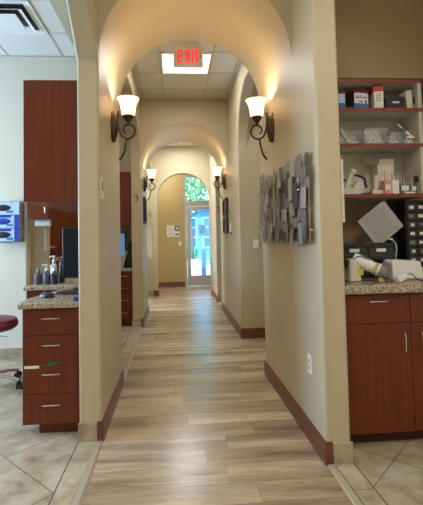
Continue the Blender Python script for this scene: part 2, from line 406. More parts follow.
# barrel vaults across the corridor
def vault(spring, n=40, x0=XL, x1=XR, drop=.0):
    c, r = (x0 + x1) / 2, (x1 - x0) / 2
    arc = [(c - r * cos(pi * k / n), spring + r * sin(pi * k / n)) for k in range(n + 1)]
    return [(x0 - .06, spring - .05), (x0 - .0005, spring - .05)] + arc + [(x1 + .0005, spring - .05), (x1 + .06, spring - .05), (x1 + .06, HC), (x0 - .06, HC)]
struct('wall_vault_near', MB().prism(vault(2.53), 'y', 2.835, 3.93), 'wall')
struct('wall_vault_mid', MB().prism(vault(2.385), 'y', 6.315, 7.62), 'wall')
# arch wall before the vestibule
n = 40; ac, ar, asp = .215, .60, 2.186
poly = [(-2.4, 0), (ac - ar, 0)] + [(ac - ar * cos(pi * k / n), asp + ar * sin(pi * k / n)) for k in range(n + 1)] + [(ac + ar, 0), (2.4, 0), (2.4, HC), (-2.4, HC)]
struct('wall_arch_far', MB().prism(poly, 'y', 9.64, 9.79), 'wall', .014, 2)
# vestibule
DX0, DX1, DH = .27, 1.12, 3.0
poly = [(-1.2, 0), (DX0, 0), (DX0, DH), (DX1, DH), (DX1, 0), (1.6, 0), (1.6, HC), (-1.2, HC)]
struct('wall_vestibule_back', MB().prism(poly, 'y', 11.35, 11.5), 'olive')
struct('wall_vestibule_left', MB().box(-1.3, -1.2, 9.79, 11.5, 0, HC), 'olive')
struct('wall_vestibule_right', MB().box(1.6, 1.7, 9.79, 11.5, 0, HC), 'olive')
# left room
struct('wall_room_back', MB().prism([(-5, 0), (-1.65, 0), (-1.65, 2.5), (XLo, 2.5), (XLo, HC), (-5, HC)], 'y', 4.85, 4.97), 'cream', .014)
struct('wall_room_nib', MB().box(-1.66, -1.475, 5.0, 5.12, 0, HC), 'wall')
struct('wall_mid_room_back', MB().box(-1.235, XLo, 6.945, 7.05, 0, HC), 'cream')
struct('wall_far_room_back', MB().box(-5, XLo, 7.4, 7.5, 0, HC), 'cream')
struct('wall_rear_room_back', MB().box(-5, XLo, 9.7, 9.8, 0, HC), 'cream')
lw = MB()
lw.box(-5.12, -5, -1.5, 2.2, 0, HC).box(-5.12, -5, 4.8, 7.75, 0, HC).box(-5.12, -5, 9.45, 9.8, 0, HC).box(-5.12, -5, 7.75, 9.45, 0, .8).box(-5.12, -5, 7.75, 9.45, 2.7, HC).box(-5.12, -5, 2.2, 4.8, 0, .8).box(-5.12, -5, 2.2, 4.8, 2.7, HC)
struct('wall_outer_left', lw, 'cream')
struct('wall_outer_back', MB().box(-5.1, 2.7, -1.62, -1.5, 0, HC), 'cream')
# supply alcove and passage on the right
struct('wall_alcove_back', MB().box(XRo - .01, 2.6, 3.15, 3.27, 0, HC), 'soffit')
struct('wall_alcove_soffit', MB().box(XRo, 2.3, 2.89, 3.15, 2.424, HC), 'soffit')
struct('wall_outer_right', MB().box(2.6, 2.72, -1.5, 3.9, 0, HC), 'cream')
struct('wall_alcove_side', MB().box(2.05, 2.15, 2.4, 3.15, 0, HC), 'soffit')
struct('wall_passage_side', MB().box(XRo - .01, 2.4, 3.86, 3.96, 0, HC), 'wall')
struct('wall_passage_end', MB().box(2.4, 2.5, 3.86, 9.8, 0, HC), 'wall')
wn = struct('window_1', MB().box(-5.09, -5.03, 2.2, 4.8, .8, .86).box(-5.09, -5.03, 2.2, 4.8, 2.64, 2.7).box(-5.09, -5.03, 2.2, 2.26, .86, 2.64).box(-5.09, -5.03, 4.74, 4.8, .86, 2.64).box(-5.09, -5.03, 3.47, 3.53, .86, 2.64), 'alu')
MB().box(-5.065, -5.055, 2.26, 4.74, .86, 2.64).build('window_pane', 'clear', wn)
wn = struct('window_2', MB().box(-5.09, -5.03, 7.75, 9.45, .8, .86).box(-5.09, -5.03, 7.75, 9.45, 2.64, 2.7).box(-5.09, -5.03, 7.75, 7.81, .86, 2.64).box(-5.09, -5.03, 9.39, 9.45, .86, 2.64), 'alu')
MB().box(-5.065, -5.055, 7.81, 9.39, .86, 2.64).build('window_pane', 'clear', wn)

# ------------------------------------------------------------------ baseboards
def bprof(): return [(0, 0), (.014, 0), (.014, .095), (.010, .108), (.010, .114), (.005, .125), (0, .125)]
def base_x(name, x, sgn, y0, y1):     # runs along Y on a wall at x, facing sgn
    struct(name, MB().prism([(x + sgn * u, z) for u, z in bprof()], 'y', y0, y1), 'base_wood')
def base_y(name, y, x0, x1, m='base_wood'):
    struct(name, MB().prism([(y - u, z) for u, z in bprof()], 'x', x0, x1), m)
base_x('baseboard_left_near', XL, 1, 2.806, 3.89)
base_y('baseboard_left_near_return', 2.82, XL - .03, XL)
base_x('baseboard_right_near', XR, -1, 2.371, 3.99)
base_y('baseboard_right_near_return', 2.385, XR, XR + .035)
base_x('baseboard_left_mid', XL, 1, 6.286, 7.65)
base_y('baseboard_left_mid_return', 6.3, XL - .02, XL)
base_x('baseboard_right_mid', XR, -1, 5.376, 7.64)
base_y('baseboard_right_passage', 5.39, XR, 2.4)
base_x('baseboard_right_rear', XR, -1, 8.486, 9.64)
base_y('baseboard_vestibule', 11.35, -1.2, DX0 - .01)
base_y('baseboard_arch_left', 9.64, XL, ac - ar + .0)
base_x('baseboard_arch_jamb', ac - ar, 1, 9.63, 9.8)
for nm, y, x0, x1 in (('left_near', 2.82, XLo - .006, XL - .03), ('right_near', 2.385, XR + .035, XRo + .006), ('left_mid', 6.3, XLo - .006, XL - .02), ('left_rear', 9.6, XLo - .006, XL), ('right_rear', 8.5, XR, XRo + .006)):
    struct('baseboard_tile_' + nm, MB().box(x0, x1, y - .01, y, 0, .12), 'tile_base', .003)
struct('baseboard_tile_room', MB().box(-5, -1.645, 4.838, 4.85, 0, .12), 'tile_base')

# ------------------------------------------------------------------ wall sconces
def make_sconce():
    t = thing('wall_sconce', 'x', 'wall lamp')
    p = MB().lathe([(.128, 0), (.132, .010), (.118, .026), (.09, .040), (.03, .050), (0, .051)], 32, 'x', sy=1); 
    for v in p.b.verts: v.co.y *= .52
    for k in range(26):
        a = 2 * pi * k / 26; p.lathe([(.0, -.007), (.006, -.003), (.006, .003), (0, .007)], 6, 'z', (.024, .061 * cos(a), .118 * sin(a)), cap=False)
    p.build('back_plate', 'bronze', t)
    a = MB().tube([(.05, 0, .125), (.046, 0, .09), (.048, 0, .03), (.058, 0, -.03), (.082, 0, -.078), (.118, 0, -.10), (.158, 0, -.09), (.184, 0, -.052), (.180, 0, -.012), (.152, 0, .014), (.118, 0, .012), (.094, 0, -.012), (.095, 0, -.042), (.114, 0, -.054)], [.0105, .0065], 10, 6)
    a.tube([(.115, 0, -.10), (.108, 0, -.14), (.10, 0, -.19), (.085, 0, -.235), (.056, 0, -.275)], [.008, .0095], 10, 5)
    a.cyl((.02, 0, .0), (.05, 0, -.02), .012).cyl((.132, 0, .012), (.132, 0, .04), .009)
    a.build('scroll_arm', 'bronze', t)
    MB().lathe([(0, .018), (.012, .024), (.012, .034), (.018, .04), (.042, .075), (.048, .082), (.044, .09), (0, .09)], 24, 'z', (.132, 0, 0), cap=False).build('shade_cup', 'bronze', t)
    sh = [(.030, .088), (.050, .092), (.056, .105), (.057, .13), (.060, .155), (.067, .185), (.079, .212), (.092, .230)]
    inner = [(r - .004, z) for r, z in sh[::-1]]
    MB().lathe(sh + [(.089, .231)] + inner, 32, 'z', (.132, 0, 0), cap=False).build('lamp_shade', 'shade', t)
    MB().lathe([(0, .09), (.012, .092), (.014, .11), (.022, .13), (.022, .145), (.012, .158), (0, .162)], 14, 'z', (.132, 0, 0), cap=False).build('bulb', 'bulb', t)
    return t
sc0 = make_sconce()
def place_sconce(i, x, y, z, rz, label, watts):
    o = sc0 if i == 0 else copy_tree(sc0)
    o.location = (x, y, z); o.rotation_euler = (0, 0, rz); o['label'] = label; o['group'] = 'wall sconces along the corridor'
    d = bpy.data.lights.new('sconce_bulb_light', 'POINT'); d.energy = watts; d.color = WARM; d.shadow_soft_size = .03
    l = bpy.data.objects.new('sconce_bulb_light', d); C.objects.link(l); l.location = (x + .132 * cos(rz), y, z + .195)
place_sconce(0, XL, 3.42, 2.215, 0, 'bronze scroll sconce, lit bell shade, on the near left pier by the cherry cabinets', 8)
place_sconce(1, XR, 3.45, 2.215, pi, 'bronze scroll sconce, lit bell shade, on the wall above the metal plate artwork', 8)
place_sconce(2, XL, 6.95, 2.20, 0, 'smaller far bronze sconce on the left, just past the pier numbered 3', 4.5)
place_sconce(3, XR, 6.75, 2.20, pi, 'smaller far bronze sconce on the right, above the two black picture frames', 4.5)

# ------------------------------------------------------------------ ceiling fixtures
def ceiling_panel(x, y, label, sx=.61, hz=.01):
    t = thing('ceiling_light', label, 'ceiling light', (x, y, HC))
    h = sx / 2
    MB().box(-h, h, -h, -h + .025, -.022, 0).box(-h, h, h - .025, h, -.022, 0).box(-h, -h + .025, -h + .025, h - .025, -.022, 0).box(h - .025, h, -h + .025, h - .025, -.022, 0).build('frame', 'grid', t)
    MB().box(-h + .025, h - .025, -h + .025, h - .025, -.014, -.004).build('diffuser', 'diffuser', t)
    return t
ceiling_panel(.175, 5.005, 'bright square ceiling light panel behind the EXIT sign')
for x, y in ((.175, .9), (.175, -.6), (-2.2, 1.6), (-3.3, 3.4), (1.75, .7)):
    t = ceiling_panel(x, y, 'square ceiling light panel out of view above the near rooms'); t['group'] = 'ceiling lights outside the frame'
for x, y in ((.175, 8.75), (-2.6, 6.2), (-2.0, 8.4), (1.7, 4.7)):
    t = ceiling_panel(x, y, 'square ceiling light panel hidden beyond the arches'); t['group'] = 'ceiling lights hidden beyond the arches'

# EXIT sign
t = thing('exit_sign', 'grey EXIT sign with glowing red letters hanging under the hall ceiling', 'exit sign', (.182, 4.5, HC)); t.scale = (1.08, 1, 1.02)
MB().box(-.077, .077, -.05, .05, -.045, 0).build('canopy', 'offwhite', t, bevel=.004)
M['exit_grey'] = mat('grey_sign_housing', srgb(218, 210, 202), .5)
MB().box(-.15, .15, -.025, .025, -.258, -.045).build('housing', 'exit_grey', t, bevel=.006)
lt = MB(); sw = .016
x0, z0, lh, lwid = -.105, -.222, .143, .056
def bar(xa, xb, za, zb): lt.at(); lt.box(xa, xb, -.029, -.0245, za, zb)
bar(x0, x0 + sw, z0, z0 + lh)
for zz in (0, lh / 2 - sw / 2, lh - sw): bar(x0 + sw, x0 + lwid, z0 + zz, z0 + zz + sw)
xx = -.037; wx = .060
for a in (0, 1):
    p = [(xx, z0), (xx + .016, z0), (xx + wx, z0 + lh), (xx + wx - .016, z0 + lh)]
    if a: p = [(2 * xx + wx - u, v) for u, v in p]
    lt.prism(p, 'y', -.029 - a * .0004, -.0245)
xi = .036; bar(xi, xi + sw, z0, z0 + lh)
xt = .063; bar(xt + .017, xt + .017 + sw, z0, z0 + lh); bar(xt, xt + .05, z0 + lh - sw, z0 + lh)
lt.build('letters', 'exit_red', t, smooth=0)
MB().prism([(.122, -.172), (.137, -.152), (.122, -.132)], 'y', -.027, -.0245).build('arrow', 'red', t, smooth=0)

# sprinkler
t = thing('fire_sprinkler', 'small metal fire sprinkler on the ceiling between the far arches', 'sprinkler', (.17, 9.05, HC))
MB().lathe([(0, -.012), (.03, -.008), (.034, 0), (0, 0)], 16, cap=False).build('flange', 'alu', t)
MB().cyl((0, 0, -.01), (0, 0, -.05), .008).lathe([(.022, -.052), (.022, -.055)], 12).build('head', 'chrome', t)

# air vent in the left room
t = thing('air_vent', 'white square louvred air vent in the left room ceiling', 'air vent', (-1.555, 4.005, HC))
for k, (o, i, zo, zi) in enumerate(((.305, .24, -.012, -.03), (.222, .165, -.006, -.04))):
    f = MB()
    A = [(-o, -o, zo), (o, -o, zo), (o, o, zo), (-o, o, zo)]; B = [(-i, -i, zi), (i, -i, zi), (i, i, zi), (-i, i, zi)]
    if k == 0: A = [(-o, -o, -.014), (o, -o, -.014), (o, o, -.014), (-o, o, -.014)]; B = [(-i, -i, -.006), (i, -i, -.006), (i, i, -.006), (-i, i, -.006)]
    else: A, B = [(-o, -o, -.05), (o, -o, -.05), (o, o, -.05), (-o, o, -.05)], [(-i, -i, -.008), (i, -i, -.008), (i, i, -.008), (-i, i, -.008)]
    va = [f.v(p) for p in A]; vb = [f.v(p) for p in B]; vc = [f.v((p[0], p[1], p[2] + .004)) for p in A]; vd = [f.v((p[0], p[1], p[2] + .004)) for p in B]
    for j in range(4):
        q = (j + 1) % 4
        f.b.faces.new([va[j], va[q], vb[q], vb[j]]); f.b.faces.new([vc[j], vd[j], vd[q], vc[q]])
        f.b.faces.new([va[j], vc[j], vc[q], va[q]]); f.b.faces.new([vb[j], vb[q], vd[q], vd[j]])
    f.build('louver', 'white', t, smooth=0)
MB().box(-.14, .14, -.14, .14, -.05, -.044).build('louver', 'white', t)
MB().box(-.24, .24, -.24, .24, -.004, -.001).build('dark_throat', 'dark', t)

# ------------------------------------------------------------------ metal plate artwork
t = thing('wall_art', 'silver metal wall artwork of overlapping rectangular plates on the right wall', 'wall art', (XR, 3.18, 1.53))
fr = MB()
for z in (-.2, -.06, .07, .2): fr.cyl((-.012, -.70, z), (-.012, .70, z), .005, n=8)
for y in (-.69, -.35, 0, .35, .69): fr.cyl((-.022, y, -.27), (-.022, y, .27), .005, n=8)
for y in (-.69, .69):
    for z in (-.2, .2): fr.cyl((0, y, z), (-.024, y, z), .007, n=8)
fr.build('support_rods', 'chrome', t)
rnd = random.Random(21); y = -.73; ncol = 0
while y < .60:
    wd = rnd.choice((.075, .085, .095, .105)); z = -.285 + rnd.uniform(-.015, .03); top = .27 + rnd.uniform(-.02, .04)
    while z < top - .05:
        h = rnd.choice((.07, .09, .11, .13, .16)); h = min(h, top - z)
        if top - z - h < .05: h = top - z
        d = rnd.choice((.03, .038, .047, .056)); w_ = wd * rnd.uniform(.8, 1.12)
        MB().box(-.004, .004, -w_ / 2, w_ / 2, -h / 2, h / 2).build('metal_plate', PLATE[rnd.choice((0, 0, 0, 1, 1, 2, 2, 3))], t, (-d, y + wd / 2 + rnd.uniform(-.012, .012), z + h / 2),
            rot=(rnd.uniform(-.03, .03), rnd.uniform(-.08, .08), rnd.uniform(-.16, .10)), bevel=.0022, seg=1)
        z += h + rnd.uniform(-.012, .012)
    y += wd; ncol += 1

# ------------------------------------------------------------------ small fittings on the walls
def switch(name, label, loc, rot, kind):
    t = thing(name, label, 'light switch' if kind == 's' else 'power outlet', loc, rot)
    MB().box(-.037, .037, -.007, 0, -.058, .058).build('cover_plate', 'white', t, bevel=.003)
    if kind == 's': MB().box(-.016, .016, -.011, -.006, -.033, .033).build('rocker', 'white', t, bevel=.002)
    else:
        for z in (-.02, .02):
            o = MB().box(-.016, .016, -.009, -.006, z - .015, z + .015).build('socket', 'offwhite', t, bevel=.002)
            MB().box(-.007, -.004, -.0095, -.0085, z - .004, z + .007).box(.004, .007, -.0095, -.0085, z - .004, z + .007).build('slots', 'dark', o)
    return t
switch('light_switch', 'white rocker light switch on the wall facing us past the metal artwork', (1.052, 5.39, 1.20), 0, 's')
switch('light_switch', 'tiny white light switch on the far wall under the posted notices', (.145, 11.35, 1.15), 0, 's')
switch('power_outlet', 'white double power outlet low on the right wall below the artwork', (XR, 2.63, .49), -pi / 2, 'o')
switch('power_outlet', 'small white outlet low on the wall under the thermostat', (XR, 6.6, .47), -pi / 2, 'o')
t = thing('thermostat', 'white thermostat beside the black picture frames on the right wall', 'thermostat', (XR, 6.15, 1.43), -pi / 2)
MB().box(-.045, .045, -.025, 0, -.06, .06).build('body', 'white', t, bevel=.006); MB().box(-.012, .012, -.012, 0, -.1, -.06).build('sensor', 'grey', t)
def frame(label, y, z, w_, h, x, rot):
    t = thing('picture_frame', label, 'picture frame', (x, y, z), rot)
    b = .035
    MB().box(-w_ / 2, w_ / 2, -.03, 0, -h / 2, -h / 2 + b).box(-w_ / 2, w_ / 2, -.03, 0, h / 2 - b, h / 2).box(-w_ / 2, -w_ / 2 + b, -.03, 0, -h / 2 + b, h / 2 - b).box(w_ / 2 - b, w_ / 2, -.03, 0, -h / 2 + b, h / 2 - b).build('frame', 'black', t, bevel=.003)
    MB().box(-w_ / 2 + b, w_ / 2 - b, -.012, -.002, -h / 2 + b, h / 2 - b).build('print', 'dark', t)
frame('upper black picture frame under the far right sconce', 6.72, 1.78, .5, .27, XR, -pi / 2)
frame('lower black picture frame under the far right sconce', 6.72, 1.49, .5, .27, XR, -pi / 2)
frame('narrow black picture frame past the pier numbered 3', 6.95, 1.76, .4, .42, XL, pi / 2)
# door plaque on the near left pier
t = thing('wall_plaque', 'small pale plaque with green print on the side of the near left pier', 'plaque', (XL, 2.90, 1.65), pi / 2)
MB().box(-.05, .05, -.005, 0, -.075, .075).build('plate', 'paper', t, bevel=.001)
MB().box(-.03, .03, -.0062, -.0048, .0, .05).build('print', 'teal', t); MB().box(-.04, .04, -.0062, -.0048, -.012, -.004).build('rule', 'dark', t)
def number(s, x, y, z, label, size=.16):
    o = text('pier_number', s, size, 'base_num', None, (x, y - .003, z), FACE, .003); tag(o, label, 'number sign'); return o
M['base_num'] = mat('bronze_numeral', srgb(110, 84, 60), .45, .3)
number('3', -.555, 6.3, 1.90, 'bronze number 3 on the face of the second left pier', .15)
number('2', .915, 8.5, 1.86, 'small bronze number on the far right pier beyond the black frames', .14)
number('4', -.555, 9.6, 1.84, 'small bronze number on the farthest left pier', .12)
# notices on the far wall
t = thing('notice_sheet', 'white sheet of paper pinned on the far wall left of the green notice', 'notice', (-.103, 11.35, 1.485))
MB().box(-.1, .1, -.004, 0, -.15, .15).build('sheet', 'paper', t)
ln = MB()
for k in range(9): ln.box(-.08, .06 + .02 * (k % 2), -.0045, -.0038, .10 - .026 * k, .106 - .026 * k)
ln.build('print', 'grey', t)
t = thing('notice_poster', 'small green and white notice poster next to the white sheet', 'notice', (.072, 11.35, 1.485))
MB().box(-.07, .07, -.004, 0, -.15, .15).build('sheet', 'paper', t)
MB().box(-.065, .065, -.0055, -.0038, .0, .145).build('picture', 'teal', t)
MB().box(-.02, .025, -.0065, -.0052, .04, .11).build('figure', 'paper', t)
MB().box(-.05, .05, -.0055, -.0038, -.11, -.07).build('print', 'green', t)

# ------------------------------------------------------------------ far entrance door
FD = struct('door_1', MB().box(DX0, DX0 + .06, 11.36, 11.46, 0, DH).box(DX1 - .06, DX1, 11.36, 11.46, 0, DH).box(DX0 + .06, DX1 - .06, 11.36, 11.46, 2.16, 2.29).box(DX0 + .06, DX1 - .06, 11.36, 11.46, DH - .06, DH), 'alu', .004)
MB().box(DX0 + .06, DX1 - .06, 11.40, 11.41, 2.29, DH - .06).build('transom_glass', 'door_glass', FD)
a, b = DX0 + .065, DX1 - .065
MB().box(a, a + .10, 11.37, 11.42, .01, 2.15).box(b - .10, b, 11.37, 11.42, .01, 2.15).box(a + .10, b - .10, 11.37, 11.42, .01, .28).box(a + .10, b - .10, 11.37, 11.42, 2.06, 2.15).build('door_leaf', 'alu', FD, bevel=.004)
MB().box(a + .10, b - .10, 11.392, 11.40, .28, 2.06).build('door_glass', 'door_glass', FD)
MB().tube([(b - .05, 11.37, .9), (b - .05, 11.31, .92), (b - .05, 11.31, 1.2), (b - .05, 11.37, 1.22)], .012).build('door_handle', 'chrome', FD)
M['sheet_thin'] = bpy.data.materials.new('thin_paper'); M['sheet_thin'].use_nodes = True
_N = M['sheet_thin'].node_tree; _N.nodes.remove(_N.nodes['Principled BSDF']); _t = _N.nodes.new('ShaderNodeBsdfTranslucent'); _d = _N.nodes.new('ShaderNodeBsdfDiffuse'); _x = _N.nodes.new('ShaderNodeMixShader')
_t.inputs[0].default_value = _d.inputs[0].default_value = (.9, .9, .88, 1); _N.links.new(_d.outputs[0], _x.inputs[1]); _N.links.new(_t.outputs[0], _x.inputs[2]); _N.links.new(_x.outputs[0], _N.nodes['Material Output'].inputs[0])
t = thing('door_notice', 'white notice taped on the glass of the far door', 'notice', (.75, 11.405, 1.5))
MB().box(-.10, .10, -.003, 0, -.15, .15).build('sheet', 'sheet_thin', t)
nl = MB()
for k in range(4): nl.box(-.07, .06, -.0036, -.0028, .08 - .05 * k, .1 - .05 * k)
nl.build('print', 'grid', t)

# ------------------------------------------------------------------ outdoors beyond the door
struct('ground_pavement', MB().box(-14, 18, 11.5, 45, -.12, -.02), M.setdefault('pave', mat('pale_concrete', srgb(206, 204, 196), .8)))
M['bluewall'] = mat('blue_painted_wall', srgb(96, 140, 170), .7); M['bluetrim'] = mat('pale_blue_trim', srgb(150, 196, 214), .5)
t = thing('building', 'blue building with paned windows seen through the far door', 'building', (1.6, 24, -.02))
MB().box(-5, 6, 0, 4, 0, 3.0).build('wall', 'bluewall', t)
MB().prism([(-.4, 2.95), (4.4, 2.95), (4.4, 3.1), (2, 3.7), (-.4, 3.1)], 'x', -5.3, 6.3).build('roof', 'dark', t)
for x in (-2.4, -.9, .6, 2.1):
    f = MB().box(x - .6, x + .6, -.08, .0, .7, .78).box(x - .6, x + .6, -.08, 0, 2.4, 2.48).box(x - .6, x - .52, -.08, 0, .78, 2.4).box(x + .52, x + .6, -.08, 0, .78, 2.4).box(x - .03, x + .03, -.07, 0, .78, 2.4).box(x - .52, x + .52, -.07, 0, 1.3, 1.36).box(x - .52, x + .52, -.07, 0, 1.86, 1.92).build('window_frame', 'bluetrim', t)
    MB().box(x - .52, x + .52, -.03, -.01, .78, 2.4).build('window_pane', M.setdefault('winpane', mat('dark_window_glass', (.05, .12, .18), .1)), f)
t = thing('bollard', 'grey metal post standing outside the far door', 'post', (.97, 14.2, -.02))
MB().lathe([(.075, 0), (.075, .86), (.06, .9), (0, .92)], 18).build('post', M.setdefault('postgrey', mat('grey_painted_post', srgb(96, 104, 110), .6)), t)
MB().lathe([(.11, 0), (.11, .02), (.08, .03)], 18).build('base_ring', 'dark', t)
t = thing('planter', 'low pale planter box with shrubs outside the far door', 'planter', (.3, 17, -.02))
MB().box(-.7, .7, -.4, .4, 0, .45).build('box', 'pave', t, bevel=.02)
def leaves(mb, c, r, n, s, rnd):
    for _ in range(n):
        while True:
            p = Vector((rnd.uniform(-1, 1), rnd.uniform(-1, 1), rnd.uniform(-1, 1)))
            if p.length < 1: break
        p = Vector(c) + Vector((p.x * r[0], p.y * r[1], p.z * r[2]))
        mb.at(p, rnd.uniform(0, 6), rnd.uniform(0, 6), rnd.uniform(0, 6)); k = s * rnd.uniform(.7, 1.4)
        mb.b.faces.new([mb.v((-k, 0, 0)), mb.v((0, k * .5, k * .1)), mb.v((k, 0, 0)), mb.v((0, -k * .5, k * .1))])
f = MB(); leaves(f, (0, 0, .65), (.65, .35, .3), 260, .07, random.Random(3)); f.build('shrub_leaves', M['leaf'][2], t, smooth=0)
for i, (x, y, h, r, mi, lab) in enumerate(((.7, 18.2, 4.4, 1.3, 1, 'pale green leafy tree seen through the transom window'), (2.9, 21.6, 4.6, 1.2, 0, 'green leafy tree behind the door glass near the blue building'), (-1.4, 21.6, 4.8, 1.2, 0, 'green tree beyond the planter outside the far door'))):
    t = thing('tree', lab, 'tree', (x, y, -.02))
    tr = MB().tube([(0, 0, 0), (.05, 0, 1.2), (-.03, .05, 2.4), (.1, 0, h - .6)], [.11, .04], 10, 4)
    rr = random.Random(40 + i)
    for k in range(7):
        a_ = rr.uniform(0, 6.28); z_ = rr.uniform(1.7, h - 1); tr.tube([(0, 0, z_), (cos(a_) * .6, sin(a_) * .6, z_ + .5), (cos(a_) * 1.1, sin(a_) * 1.1, z_ + 1.0)], [.035, .012], 6)
    tr.build('trunk', 'bark', t)
    f = MB(); leaves(f, (0, 0, h - .4), (r, r, 1.6), 1900, .085, rr); f.build('foliage', M['leaf'][mi], t, smooth=0)
    f = MB(); leaves(f, (.1, -.2, h - .1), (r * .9, r * .9, 1.5), 900, .085, rr); f.build('foliage', M['leaf'][1 if mi == 0 else 0], t, smooth=0)

# ------------------------------------------------------------------ cabinet pieces
def pull(parent, x, y, z, w_=.13, vert=False, so=.026):
    h = w_ / 2; r = .0045
    pts = [(-h, 0, 0), (-h + .006, -so * .8, 0), (-h + .02, -so, 0), (h - .02, -so, 0), (h - .006, -so * .8, 0), (h, 0, 0)]
    if vert: pts = [(0, p[1], p[0]) for p in pts]
    return MB().tube(pts, r, 8).build('handle', 'chrome', parent, (x, y, z))
def drawer(parent, x0, x1, y, z0, z1, handle=True, name='drawer', w_=.13, hz=None):
    d = MB().box(x0 + .002, x1 - .002, y, y + .019, z0 + .002, z1 - .002).build(name, 'cherry', parent, bevel=.0015)
    if handle: pull(d, (x0 + x1) / 2, y, hz if hz is not None else z0 + (z1 - z0) * .62, w_)
    return d

# --- left desk -------------------------------------------------------
t = thing('desk_pedestal', 'cherry four-drawer desk pedestal beside the near left pier', 'drawer unit', (-.645, 2.93, 0))
MB().box(-.385, 0, .02, .80, .075, .842).build('carcass', 'cherry', t)
MB().box(-.29, 0, .05, .78, 0, .075).build('toe_kick', 'cherry', t)
zs = (.075, .274, .478, .663, .838)
for k in range(4): drawer(t, -.385, 0, 0, zs[k], zs[k + 1], w_=.125, hz=zs[k] + (zs[k + 1] - zs[k]) * .66)
MB().box(-.372, -.275, -.002, .001, .446, .464).build('paper_label', 'paper', t)
MB().prism([(-.245, .460), (-.205, .480), (-.115, .484), (-.165, .468), (-.215, .457)], 'y', -.003, .0).build('green_tape', 'green', t)
o = MB().prism([(-1.05, 2.895), (-XLo * -1 - .001, 2.895), (XLo - .001, 3.96), (-.93, 3.96), (-1.075, 3.12)], 'z', .845, .885).build('desk_countertop', 'granite', bevel=.01, seg=3)
tag(o, 'speckled granite desktop above the four-drawer pedestal', 'countertop')
# rear counter of the left room
t = thing('base_cabinet', 'low cherry cabinet behind the desk under the soap bottles', 'cabinet', (-1.0, 3.98, 0))
MB().box(-.36, .36, .02, .95, .08, .842).build('carcass', 'cherry', t); MB().box(-.36, .36, .08, .9, 0, .08).build('toe_kick', 'cherry', t)
drawer(t, -.36, 0, 0, .64, .838, w_=.1); drawer(t, 0, .36, 0, .64, .838, w_=.1); drawer(t, -.36, 0, 0, .08, .64, name='door', w_=.1, hz=.6); drawer(t, 0, .36, 0, .08, .64, name='door', w_=.1, hz=.6)
o = MB().box(-1.385, XLo - .003, 3.962, 4.99, .845, .885).build('counter_slab', 'granite', bevel=.01, seg=3)
tag(o, 'granite counter behind the monitor holding the soap bottles', 'countertop')

# upper cabinets
def wall_cab(label, x0, x1, y0, y1, z0, z1, face='x-', ndoor=2):
    t = thing('wall_cabinet', label, 'cabinet', (x0, y0, z0)); W, D, H = x1 - x0, y1 - y0, z1 - z0
    if face == 'x-':
        MB().box(.022, W, 0, D, 0, H).build('carcass', 'cherry', t, bevel=.002)
        for k in range(ndoor):
            d = MB().box(0, .02, D * k / ndoor + .002, D * (k + 1) / ndoor - .002, .002, H - .002).build('door', 'cherry', t, bevel=.0015)
            MB().tube([(0, 0, -.05), (-.02, 0, -.046), (-.025, 0, 0), (-.02, 0, .046), (0, 0, .05)], .0045, 8).build('handle', 'chrome', d, (0, D * (k + .85) / ndoor, .1))
    else:
        MB().box(0, W, .022, D, 0, H).build('carcass', 'cherry', t, bevel=.002)
        for k in range(ndoor):
            d = MB().box(W * k / ndoor + .002, W * (k + 1) / ndoor - .002, 0, .02, .002, H - .002).build('door', 'cherry', t, bevel=.0015)
            pull(d, W * (k + .85) / ndoor, 0, .1, .1, True)
    return t
wall_cab('large cherry upper cabinet hung on the near left pier above the desk', -1.02, XLo - .002, 2.93, 4.02, 1.565, 2.41)
wall_cab('smaller cherry upper cabinet above the paper towel holder', -1.555, -1.345, 4.62, 4.998, 1.54, 2.42, 'y-', 1)
# paper towel holder
t = thing('paper_towel_holder', 'white paper towel roll holder under the smaller upper cabinet', 'towel holder', (-1.445, 4.76, 1.539))
MB().cyl((-.08, 0, -.045), (.08, 0, -.045), .034, n=24).build('paper_roll', 'paper', t)
MB().box(-.09, -.082, -.02, .02, -.055, 0).box(.082, .09, -.02, .02, -.055, 0).box(-.09, .09, -.03, .03, -.008, 0).build('bracket', 'grey', t)
t = thing('wall_sign_strip', 'narrow white strip hanging on the wall edge below the paper towels', 'sign', (-1.49, 4.999, 1.36))
MB().box(-.02, .012, -.006, 0, -.17, .08).build('strip', 'paper', t)

# glove boxes in rack on room wall
t = thing('glove_box_rack', 'clear wall rack holding three stacked glove boxes', 'rack', (-1.83, 4.85, 1.29))
rk = MB(); rk.box(-.15, .15, -.004, 0, 0, .46).box(-.15, .15, -.12, -.004, 0, .006).box(-.15, -.146, -.12, -.004, .006, .46).box(.146, .15, -.12, -.004, .006, .46)
rk.box(.05, .056, -.124, -.12, 0, .46).box(-.15, .15, -.124, -.12, 0, .02)
rk.build('rack_frame', 'clear', t)
for k, (m1, lab) in enumerate((('blue', 'lowest glove box in the wall rack, dark gloves at its opening'), ('blue', 'middle glove box in the wall rack, blue gloves at its opening'), ('ltblue', 'topmost glove box in the wall rack, pale with dark opening'))):
    z = 1.297 + k * .148
    g_ = thing('glove_box', lab, 'glove box', (-1.83, 4.79, z), 0, 'glove boxes in the wall rack')
    MB().box(-.135, .135, -.052, .052, 0, .142).build('carton', 'ltblue', g_, bevel=.002)
    MB().box(-.136, .05, -.0535, -.051, .115, .142).build('printed_band', 'blue' if k < 2 else 'ltblue', g_)
    MB().box(.082, .136, -.0535, -.051, .0, .142).build('printed_side', 'blue' if k < 2 else 'ltblue', g_)
    MB().box(.0, .07, -.0537, -.051, .02, .045).build('printed_logo', 'skyblue', g_)
    q = MB().lathe([(0, -.004), (.07, -.003), (.085, 0)], 24, 'y', (-.04, -.0525, .075)); 
    for v in q.b.verts: v.co.z = .075 + (v.co.z - .075) * .42
    q.build('glove_opening', 'blue' if k == 1 else 'black', g_)

